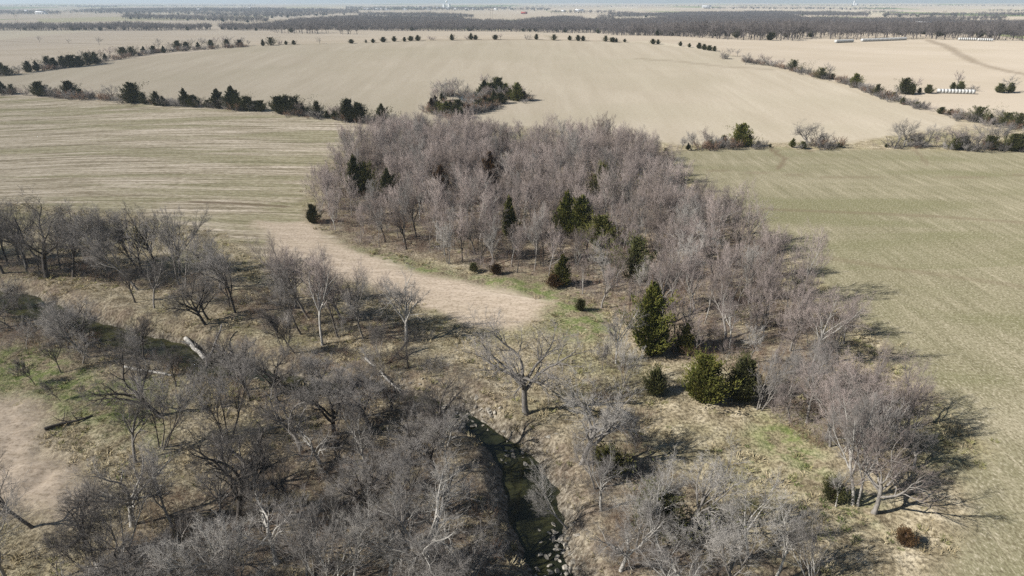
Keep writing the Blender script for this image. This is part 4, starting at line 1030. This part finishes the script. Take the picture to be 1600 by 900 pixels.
row([(674, 172, 22, 'cedar_rust'), (686, 178, 22), (697, 182, 26, 'cedar_green'), (712, 186, 24), (722, 184, 18), (731, 178, 16, 'cedar_rust'), (743, 174, 15, 'cedar_olive'), (757, 166, 18, 'cedar_rust'), (765, 168, 16), (772, 160, 20), (783, 162, 18), (757, 147, 32), (778, 147, 28), (790, 150, 22), (692, 158, 16), (808, 158, 32, 'cedar_green'), (818, 157, 16), (680, 165, 18, 'cedar_rust'), (704, 175, 20, 'cedar_olive'), (716, 172, 18), (748, 172, 18), (768, 150, 24), (797, 156, 20)],
    'around the farm pond on the tan hill', 'cedars around the farm pond', 206)

# ------------------------------------------------------------------ bare trees and shrubs of the hedges
def hedge(items, label, group, seed, name='hedgerow_tree', cat='bare tree'):
    rs = random.Random(seed); c = 0
    for it in sorted(items):
        px, py, hp = it[:3]
        x, y = at(px, py); H = px_height(hp, x, y)
        k = rs.choice(['oak0', 'oak2', 'tall1']) if hp > 30 else rs.choice(['shrub0', 'shrub1', 'shrub2'] if H < 5 else ['clump0', 'clump1', 'tall1', 'slim2'])
        if y > 320: k = rs.choice(['far0', 'far1', 'far2', 'far3']) if H > 4.5 else rs.choice(['farshrub0', 'farshrub1', 'farshrub2'])
        lb = it[3] if len(it) > 3 else '%s %s, counted from the left' % (ORD[c], label); c += len(it) == 3
        put_tree(k, x, y, H, lb, cat=cat, group=None if len(it) > 3 else group, bk='bark_gray', tw=rs.choice(['twig_gray', 'twig_mauve']), name=name, wide=rs.uniform(1.0, 1.5))
hedge([(40, 149, 14), (85, 150, 18), (98, 151, 14), (135, 152, 16), (150, 153, 17), (163, 155, 18), (176, 156, 26, 'largest round bare tree in the hedgerow above the striped field'), (192, 158, 16), (262, 166, 18), (275, 167, 15), (312, 168, 17), (352, 171, 20), (470, 180, 22), (487, 182, 20),
       (520, 187, 22), (530, 188, 24), (575, 193, 18), (615, 200, 26), (630, 205, 34), (645, 208, 38), (660, 208, 30)], 'grey bare bush in the hedgerow above the striped field', 'bare bushes of the hedgerow above the striped field', 301)
hedge([(20, 117, 14), (30, 116, 15), (66, 110, 14), (132, 100, 24), (142, 97, 20), (160, 92, 16), (172, 90, 18), (185, 88, 16), (200, 85, 14), (216, 83, 14), (232, 81, 12), (248, 79, 16), (268, 78, 14), (285, 76, 14), (300, 75, 16), (315, 75, 17), (325, 74, 16), (338, 74, 17), (348, 73, 19), (358, 73, 18), (368, 72, 15), (380, 72, 15), (388, 72, 10)],
      'grey bare tree in the far hedgerow beside the tan hill', 'bare trees of the far hedgerow', 302)
hedge([(155, 70, 14, 'broad lone bare tree on the far fence line'), (62, 66, 12, 'thin lone bare tree on the far fence line'), (108, 69, 9, 'smallest lone bare tree on the far fence line'), (247, 70, 11, 'bare tree beyond the far hedgerow top'),
       (500, 69, 13, 'lone bare tree in the gap of the skyline cedars'), (674, 63, 8, 'small bare tree among the skyline cedars'), (437, 70, 8, 'low bare tree between skyline cedars by the field corner'), (732, 62, 9, 'bare tree touching a tall skyline cedar'), (782, 62, 10, 'bare tree beside the midmost skyline cedar'), (824, 62, 9, 'bare tree before the middle skyline cedars')],
      'x', 'x', 303)
hedge([(1130, 92, 16), (1140, 88, 14), (1152, 88, 12), (1165, 101, 20, 'dark ball shaped bare tree in the tan hill corner'), (1186, 95, 14), (1196, 96, 10), (1208, 103, 12), (1218, 104, 14), (1260, 115, 12), (1296, 122, 26, 'white stemmed bare tree on the diagonal hedge'), (1318, 126, 8), (1355, 143, 14), (1362, 146, 18), (1380, 152, 12), (1400, 156, 24, 'pale bare tree amid the diagonal hedge cedars'), (1428, 146, 28, 'bare tree rising behind the diagonal hedge cedars'), (1420, 165, 12), (1445, 170, 12),
       (1455, 174, 14), (1495, 139, 30, 'bare tree behind the cedar pair at the bale row'), (1522, 142, 10), (1568, 143, 28, 'bare tree above the last cedar pair on the pale hill'), (1495, 185, 14), (1510, 188, 16), (1560, 194, 26), (1585, 196, 22), (1540, 198, 18)],
      'grey bare bush along the diagonal hedge', 'bare bushes of the diagonal hedge', 304)
hedge([(1052, 238, 16), (1064, 235, 24), (1080, 233, 30), (1095, 232, 22), (1105, 229, 34), (1120, 229, 22), (1142, 229, 20), (1190, 229, 12), (1262, 229, 44, 'wide bare oak standing alone at the hedge gap'), (1280, 229, 38, 'smaller bare oak joined to the wide one at the hedge gap'), (1290, 229, 22), (1400, 229, 46, 'tallest bare tree of the hedge above the green field'), (1413, 229, 42), (1424, 229, 24), (1436, 229, 26), (1447, 229, 38), (1460, 230, 24), (1474, 232, 26), (1485, 233, 40),
       (1496, 233, 38), (1515, 232, 34), (1528, 233, 28), (1540, 230, 40), (1556, 232, 44), (1570, 230, 38), (1590, 230, 36), (1366, 229, 8)],
      'grey bare tree in the hedge above the green field', 'bare trees of the hedge above the green field', 305)
hedge([(681, 158, 24), (695, 160, 26), (703, 156, 24), (712, 152, 28), (720, 158, 22), (728, 154, 20), (735, 156, 18), (748, 150, 18), (764, 152, 22), (772, 140, 18), (790, 145, 18), (798, 152, 20), (825, 157, 14), (740, 164, 14), (722, 168, 16), (705, 168, 18), (676, 168, 26), (684, 150, 24), (690, 146, 22), (699, 148, 26), (707, 146, 26), (716, 144, 26), (726, 142, 18), (733, 163, 20), (752, 160, 20), (760, 157, 22), (768, 156, 20), (780, 155, 22), (788, 158, 18), (804, 150, 22), (812, 150, 18), (756, 136, 22), (766, 138, 22)],
      'mauve bare tree ringing the farm pond', 'bare trees around the farm pond', 306)

# ------------------------------------------------------------------ creek stones
def rock_mesh(seed):
    import bmesh
    r = np.random.default_rng(seed); bm = bmesh.new(); bmesh.ops.create_icosphere(bm, subdivisions=2, radius=1)
    nrm = r.normal(size=(7, 3)); nrm /= np.linalg.norm(nrm, axis=1, keepdims=True)
    for v in bm.verts:
        p = np.array(v.co)
        for k in range(7):
            d = p @ nrm[k] - .42
            if d > 0: p = p - nrm[k] * d
        v.co = p * np.array([1, .75, .34]) * (1 + .06 * r.normal())
    me = bpy.data.meshes.new('stone'); bm.to_mesh(me); bm.free(); me.materials.append(M['stone']); return me
M['stone'] = bark('pale_limestone', (.20, .18, .15), (.42, .39, .33), 2.5, .6)
rocks = [rock_mesh(i) for i in range(6)]
rs = random.Random(4)
def stones(spots, n, spread, size, label, group, seed):
    rs = random.Random(seed)
    for k in range(n):
        px, py = rs.choice(spots); x, y = at(px, py, -1.3)
        x += rs.gauss(0, spread); y += rs.gauss(0, spread)
        s = size * rs.uniform(.5, 1.6)
        o = obj('creek_stone', rocks[rs.randrange(6)]); z = max(zat(x, y), WATER_Z)
        o.location = (x, y, z + .12 * s); o.scale = (s, s, s); o.rotation_euler = (rs.gauss(0, .2), rs.gauss(0, .2), rs.uniform(0, 6.28))
        tag(o, label, 'stone', group)
stones([(690, 632), (705, 640), (720, 648), (735, 655), (742, 640), (758, 660)], 46, 1.0, .36, 'pale limestone block in the narrow riffle above the pool', 'stones of the riffle', 1)
stones([(872, 832), (880, 850), (868, 868), (884, 885), (868, 895), (890, 870), (842, 905), (862, 915)], 60, .9, .33, 'pale limestone block at the lower end of the dark pool', 'stones below the pool', 2)
stones([(775, 690), (800, 708), (840, 715), (858, 708), (870, 835), (895, 850)], 34, 1.1, .30, 'pale limestone block along the bank of the dark pool', 'stones along the pool bank', 3)
stones([(560, 602), (600, 606), (640, 614), (520, 600), (470, 590), (415, 585)], 30, 1.1, .25, 'small pale stone scattered in the narrow upper creek', 'stones of the upper creek', 4)

# ------------------------------------------------------------------ fallen logs
def log(p0, p1, r0, r1, bk, label, stubs=3, z0=.25, z1=.25, seed=0):
    r = np.random.default_rng(seed); a = at(*p0); b = at(*p1); g = Geo()
    n = 7; t = np.linspace(0, 1, n)
    line = np.c_[a[0] + (b[0] - a[0]) * t + r.normal(size=n) * .10, a[1] + (b[1] - a[1]) * t + r.normal(size=n) * .10, np.zeros(n)]
    za, zb = max(zat(*a), WATER_Z) + z0, max(zat(*b), WATER_Z) + z1
    line[:, 2] = za + (zb - za) * t
    o = bpy.data.objects.new('fallen_log', None); COL.objects.link(o); o.location = tuple(line[0])
    line = line - line[0]
    g.tube(line[None], (r0 + (r1 - r0) * t)[None], 8); c0 = len(g.V[0])
    g.add(np.concatenate([g.V[0][:8], g.V[0][-8:]]), [[7, 6, 5, 4, 3, 2, 1, 0], [8, 9, 10, 11, 12, 13, 14, 15]])
    obj('trunk', g.mesh('log_trunk', [M[bk]], True), o)
    for k in range(stubs):
        u = r.uniform(.35, .95); i = int(u * (n - 1)); d = norm(np.array([r.normal(), r.normal(), .8])); L = r.uniform(.8, 2.2)
        h = Geo(); pts, rad = grow(r, line[i:i + 1], d[None], np.array([L]), np.array([r1 * .7]), 4, .15, .02, .8); h.tube(pts, rad, 5)
        obj('branch', h.mesh('log_branch', [M[bk]], True), o)
    return tag(o, label, 'log', 'fallen logs along the creek')
log((288, 522), (318, 548), .34, .26, 'bark_pale', 'thick pale fallen trunk slanting down to the creek pool', 2, .6, .2, 1)
log((195, 580), (270, 592), .22, .12, 'bark_pale', 'white fallen log lying on the green creek bank', 1, .3, .25, 2)
log((318, 560), (352, 525), .18, .10, 'bark_gray', 'grey dead trunk propped across the creek pool', 4, .2, 1.6, 3)
log((572, 566), (626, 600), .20, .12, 'bark_pale', 'pale log lying below the old tree with drooping limbs', 3, .3, .2, 4)
log((72, 672), (145, 652), .20, .10, 'bark_dark', 'dark fallen branch on the green grass near the bare track', 4, .2, .2, 5)
log((575, 590), (640, 548), .20, .12, 'bark_dark', 'dark limb bent down to the ground under the pale old tree', 3, .2, 1.8, 6)

# ------------------------------------------------------------------ farm buildings, bales, masts
M['white_metal'] = simple('white_metal', (.72, .73, .74), .5, .08, .4)
M['grey_metal'] = simple('grey_metal_roof', (.42, .44, .46), .5, .1, .4)
M['dark_roof'] = simple('dark_shingles', (.12, .115, .11), .85, .2, .6)
M['siding'] = simple('pale_siding', (.62, .60, .56), .8, .1, .4)
M['red_paint'] = simple('red_barn_paint', (.36, .07, .055), .8, .15, .4)
M['dark_open'] = simple('dark_opening', (.03, .03, .032), .7, .1, 1)
M['wrap'] = simple('white_bale_wrap', (.56, .56, .54), .4, .06, 2, .4)
M['pole'] = simple('weathered_pole', (.20, .17, .14), .9, .2, 2)

def house(px, py, w, d, h, rh, wall, roof, label, name='farmhouse', cat='house', rz=0.0, group=None, doors=1, wins=3):
    x, y = at(px, py)
    e = bpy.data.objects.new(name, None); COL.objects.link(e); e.location = (x, y, zat(x, y) - .3); e.rotation_euler = (0, 0, rz)
    g = Geo(); a, b, t = w / 2, d / 2, h + rh
    V = [[-a, -b, 0], [a, -b, 0], [a, b, 0], [-a, b, 0], [-a, -b, h], [a, -b, h], [a, b, h], [-a, b, h], [-a, 0, t], [a, 0, t]]
    g.add(V, [[0, 1, 5, 4], [2, 3, 7, 6]]); g.add(V, [[1, 2, 6], [3, 0, 4]]); g.add(V, [[5, 6, 9], [7, 4, 8]]); g.add(V, [[1, 6, 5]])
    obj('wall', g.mesh('wall', [M[wall]]), e)
    g = Geo(); o = .5; k = rh / b
    for s in (-1, 1):
        V = [[-a - o, s * (b + o), h - o * k], [a + o, s * (b + o), h - o * k], [a + o, 0, t], [-a - o, 0, t]]
        V2 = [[p[0], p[1], p[2] + .25] for p in V]
        g.add(V + V2, [[0, 1, 2, 3], [4, 7, 6, 5], [0, 4, 5, 1], [1, 5, 6, 2], [3, 2, 6, 7], [0, 3, 7, 4]])
    obj('roof', g.mesh('roof', [M[roof]]), e)
    for i in range(wins):
        g = Geo(); g.box((-a + w * (i + .7) / (wins + .4), -b - .04, h * .58), (w * .10, .12, h * .32)); obj('window', g.mesh('window', [M['dark_open']]), e)
    for i in range(doors):
        g = Geo(); g.box((a * .55, -b - .05, h * .36), (w * .13, .14, h * .72)); obj('door', g.mesh('door', [M['dark_open']]), e)
    return tag(e, label, cat, group)
house(1441, 43, 30, 15, 6, 5, 'white_metal', 'white_metal', 'large white barn in the timber beyond the pale hill', 'barn', 'barn', .1)
house(1439, 47, 14, 10, 4, 3, 'white_metal', 'white_metal', 'small white shed in front of the large white barn', 'shed', 'shed', -.1)
house(1484, 42, 10, 10, 5, 3, 'white_metal', 'white_metal', 'white end building of the long open shed', 'shed', 'shed', 0)
house(1496, 43, 34, 14, 4.5, 3, 'dark_open', 'grey_metal', 'long grey roofed open shed beside the large white barn', 'open_shed', 'shed', 0, wins=0, doors=0)
house(1423, 50, 8, 6, 3, 2, 'siding', 'grey_metal', 'tiny pale shed below the large white barn', 'shed', 'shed', 0)
house(65, 22, 40, 16, 7, 4, 'white_metal', 'white_metal', 'white barn alone in the far timber on the far left', 'barn', 'barn', 0)
house(42, 21, 14, 12, 8, 5, 'siding', 'white_metal', 'pale farmhouse beside the far white barn', 'farmhouse', 'house', .2)
house(819, 22, 24, 12, 5, 4, 'red_paint', 'red_paint', 'red barn at the far road', 'barn', 'barn', .1)
house(905, 18, 38, 14, 6, 4, 'white_metal', 'white_metal', 'long white shed east of the far road', 'shed', 'shed', 0)
house(880, 19, 16, 10, 5, 4, 'siding', 'white_metal', 'pale farmhouse west of the long white shed by the far road', 'farmhouse', 'house', 0)
house(1104, 12, 60, 20, 9, 5, 'white_metal', 'white_metal', 'white shed far out on the plain beyond the timber', 'shed', 'shed', 0)
house(265, 17, 22, 14, 6, 5, 'white_metal', 'white_metal', 'white farmhouse in the far bluish timber', 'farmhouse', 'house', 0)
house(311, 17, 22, 14, 6, 5, 'siding', 'white_metal', 'second white farmhouse in the far bluish timber', 'farmhouse', 'house', 0)
house(390, 14, 26, 14, 6, 5, 'siding', 'white_metal', 'third white farmhouse in the far bluish timber', 'farmhouse', 'house', 0)
rs = random.Random(12)
for hi, px in enumerate((571, 575, 580, 584, 590, 595, 603, 609, 634, 651, 661, 672, 685, 699, 712, 722, 729, 741, 752, 775, 786, 799, 832, 843)):
    py = 15.6 + rs.uniform(-1.2, .8)
    house(px + rs.uniform(-1, 1), py, rs.uniform(14, 26), rs.uniform(10, 14), rs.uniform(5, 8), rs.uniform(3, 5), rs.choice(['siding', 'white_metal']), rs.choice(['dark_roof', 'grey_metal', 'white_metal']),
          '%s small white house of the distant town, counted from the left' % ORD[hi], 'town_house', 'house', rs.uniform(-.5, .5), 'houses of the distant town', wins=2)

def tank(px, py, r, h, label, name='grain_bin', cat='grain bin'):
    x, y = at(px, py); e = bpy.data.objects.new(name, None); COL.objects.link(e); e.location = (x, y, zat(x, y) - .3)
    g = Geo(); g.tube(np.array([[[0, 0, 0], [0, 0, h * .5], [0, 0, h]]]), np.full((1, 3), r), 20); obj('wall', g.mesh('wall', [M['white_metal']], True), e)
    g = Geo(); g.tube(np.array([[[0, 0, h], [0, 0, h * 1.1], [0, 0, h * 1.25]]]), np.array([[r * 1.04, r * .6, .3]]), 20); obj('roof', g.mesh('roof', [M['grey_metal']], True), e)
    return tag(e, label, cat)
tank(694, 13.5, 9, 26, 'first white grain bin of the pair on the town skyline'); tank(702, 13.5, 9, 26, 'second white grain bin of the pair on the town skyline')
x, y = at(698, 12.5); e = bpy.data.objects.new('water_tower', None); COL.objects.link(e); e.location = (x, y, zat(x, y))
g = Geo(); a = np.linspace(0, math.pi, 9); g.tube(np.array([np.c_[np.zeros(9), np.zeros(9), 42 - 7 * np.cos(a)]]), np.maximum(.2, 8 * np.sin(a))[None], 18); obj('tank', g.mesh('tank', [M['white_metal']], True), e)
g = Geo(); g.tube(np.array([[[0, 0, 0], [0, 0, 18], [0, 0, 37]]]), np.array([[3, 1.6, 2.0]]), 12); obj('stem', g.mesh('stem', [M['white_metal']], True), e)
tag(e, 'white water tower standing over the distant town', 'water tower')
x, y = at(1334, 8.5); e = bpy.data.objects.new('silo_tower', None); COL.objects.link(e); e.location = (x, y, zat(x, y))
g = Geo(); g.tube(np.array([[[0, 0, -1], [0, 0, 20], [0, 0, 40]]]), np.full((1, 3), 7.0), 16); obj('wall', g.mesh('wall', [M['white_metal']], True), e)
g = Geo(); g.box((22, 0, 8), (30, 12, 16)); obj('annex', g.mesh('annex', [M['white_metal']]), e)
tag(e, 'pale grain elevator alone on the far plain', 'grain elevator')

def mast(px, py, hpx, label, arms=2):
    x, y = at(px, py); h = px_height(hpx, x, y); e = bpy.data.objects.new('power_pole', None); COL.objects.link(e); e.location = (x, y, zat(x, y) - .5)
    r = h * .016
    for s in (-1, 1):
        g = Geo(); g.tube(np.array([[[s * h * .12, 0, 0], [s * h * .12, 0, h * .5], [s * h * .12, 0, h]]]), np.array([[r, r * .8, r * .6]]), 6); obj('pole', g.mesh('pole', [M['pole']]), e)
    g = Geo(); g.box((0, 0, h * .86), (h * .5, r * 1.4, r * 1.4)); obj('crossarm', g.mesh('crossarm', [M['pole']]), e)
    return tag(e, label, 'power pole', 'power poles of the far line')
mast(215, 36, 15, 'power pole on the far pale field above the tree band'); mast(27, 36, 14, 'power pole by the far green strip'); mast(1473, 32, 16, 'power pole above the farm barns'); mast(768, 30, 16, 'power pole on the far field before the town')
mast(1293, 57, 10, 'power pole in the timber behind the first bale row'); mast(1383, 52, 12, 'power pole in the timber behind the long bale row')

def bales(p0, p1, label, dia=1.7):
    a, b = at(*p0), at(*p1); L = np.hypot(*(b - a)); n = max(3, int(L / 1.55))
    e = bpy.data.objects.new('bale_row', None); COL.objects.link(e); e.location = (a[0], a[1], zat(*a))
    me = None
    for i in range(n):
        p = a + (b - a) * (i + .5) / n; q = np.append(p, zat(*p) + dia * .45) - np.append(a, zat(*a))
        if me is None:
            g = Geo(); u = np.append((b - a) / L, 0) * .76
            g.tube(np.array([[-u * 1.0, -u * .93, u * .93, u * 1.0]]), np.array([[.05, dia / 2 * .93, dia / 2 * .93, .05]]) * 1.0, 14)
            g.V[0][14:42] *= 1.0
            me = g.mesh('bale', [M['wrap']])
        o = obj('bale', me, e); o.location = q
    return tag(e, label, 'bale row')
bales((1464, 145.5), (1522, 147), 'white wrapped bale row nearest, below the diagonal hedge cedars', 2.3)
bales((1305, 67), (1332, 66), 'short white bale row at the near end of the pale hill crest', 2.6)
bales((1346, 65), (1415, 62.5), 'longest white bale row on the pale hill crest', 2.6)
bales((1497, 63), (1525, 63.5), 'white bale row on the crest past the dark track', 2.4)
bales((1527, 63.8), (1551, 64.5), 'last white bale row on the crest past the dark track', 2.4)

# ------------------------------------------------------------------ far timber: bands of bare woods
def woods(name, polys, spacing, hr, label, seed, keep=1.0, evergreen=.03, gap=-.30):
    rng = np.random.default_rng(seed); ps = []
    for poly, sp in zip(polys, spacing):
        p, _ = poly_points(ats(poly), sp, rng); ps.append(p[rng.random(len(p)) < keep])
    p = np.concatenate(ps); p = p[vnoise(p[:, 0] / 130, p[:, 1] / 190, seed) + .5 * vnoise(p[:, 0] / 45, p[:, 1] / 60, seed + 1) > gap]; n = len(p)
    mt = [joined('far%d' % i, 'twig_far', 'twig_far') for i in range(4)] + [CED['round'][1]]
    pick = np.where(rng.random(n) < evergreen, 4, rng.integers(0, 4, n))
    h = rng.uniform(*hr, n) * (1 + .45 * vnoise(p[:, 0] / 60, p[:, 1] / 60, 61)); s = np.where(pick == 4, h * .6 / 6.0, h / 12.0)
    scatter(name, np.c_[p, zfull(p[:, 0], p[:, 1])], rng.uniform(0, 6.28, n), np.c_[s * 1.2, s * 1.2, s], pick, mt, label, 'woods')
    print(name, n)
woods('valley_timber', [[(395, 45), (480, 34), (560, 30), (700, 30), (745, 36), (800, 38), (880, 30), (935, 36), (1000, 36), (1060, 26), (1200, 22), (1260, 33), (1350, 33), (1420, 33), (1500, 38), (1660, 40), (1660, 66), (1500, 62), (1330, 62), (1240, 66), (1170, 66), (1100, 62), (1050, 57), (930, 52), (800, 50), (620, 49), (500, 47)],
                        [(930, 28), (1000, 24), (1070, 22), (1210, 20), (1350, 22), (1360, 26), (1250, 25), (1060, 27)]],
      [9, 13], (9, 14), 'dark grey band of bare woods in the valley behind the tan hill', 21)
woods('left_timber', [[(-40, 44), (330, 45), (330, 48), (-40, 48)], [(345, 44), (430, 44), (430, 48), (345, 48)], [(420, 49), (470, 50), (560, 52), (560, 54), (430, 52)]],
      [8, 8, 10], (9, 13), 'thin line of bare woods across the pale fields on the left', 22, .85)
woods('distant_timber', [[(200, 27), (330, 30), (420, 33), (420, 36), (300, 33), (190, 30)], [(560, 23), (690, 24), (740, 27), (740, 29), (560, 26)], [(950, 24), (1010, 22.5), (1010, 24), (950, 25.5)], [(1380, 25.5), (1600, 24), (1600, 26), (1380, 27)],  [(0, 9.5), (400, 9), (400, 10.5), (0, 11)], [(760, 10), (1600, 9), (1600, 10.2), (760, 11.2)], [(-60, 19), (60, 19), (95, 21), (95, 23), (-60, 23)], [(100, 20), (200, 15), (400, 14), (560, 17), (560, 22), (420, 29), (300, 24), (180, 22)], [(120, 10.5), (190, 10.5), (180, 12.5), (110, 12.5)],
                         [(540, 12), (700, 12), (800, 13), (800, 16.5), (700, 17), (540, 17)], [(800, 15), (860, 15), (860, 17), (800, 17)], [(860, 20), (960, 20), (960, 21.5), (860, 21.5)], [(1100, 13), (1400, 14), (1400, 16), (1100, 15)], [(1340, 21), (1410, 20), (1410, 22), (1340, 22)],
                         [(1450, 32), (1570, 31), (1570, 34), (1450, 34)], [(1540, 18), (1680, 17), (1680, 19), (1540, 19)], [(930, 31), (960, 30), (960, 32), (930, 32)]],
      [14, 14, 16, 16, 60, 60, 18, 20, 34, 30, 26, 22, 40, 24, 12, 28, 14], (10, 15), 'blue grey woods on the horizon around the distant town', 23, .8, .06)

# ------------------------------------------------------------------ the hazy air
t = NT('hazy_air'); t.t.nodes.remove(t.b)
pvn = t.n('ShaderNodeVolumePrincipled'); pvn.inputs['Color'].default_value = (.66, .82, 1.0, 1); pvn.inputs['Density'].default_value = 1.05e-4; pvn.inputs['Anisotropy'].default_value = .2
t.l(pvn.outputs[0], t.out.inputs['Volume'])
g = Geo(); g.box((0, 7150, 28), (30400, 14900, 90)); tag(obj('haze', g.mesh('haze', [t.m])), 'thin pale blue haze over the far country', kind='stuff')
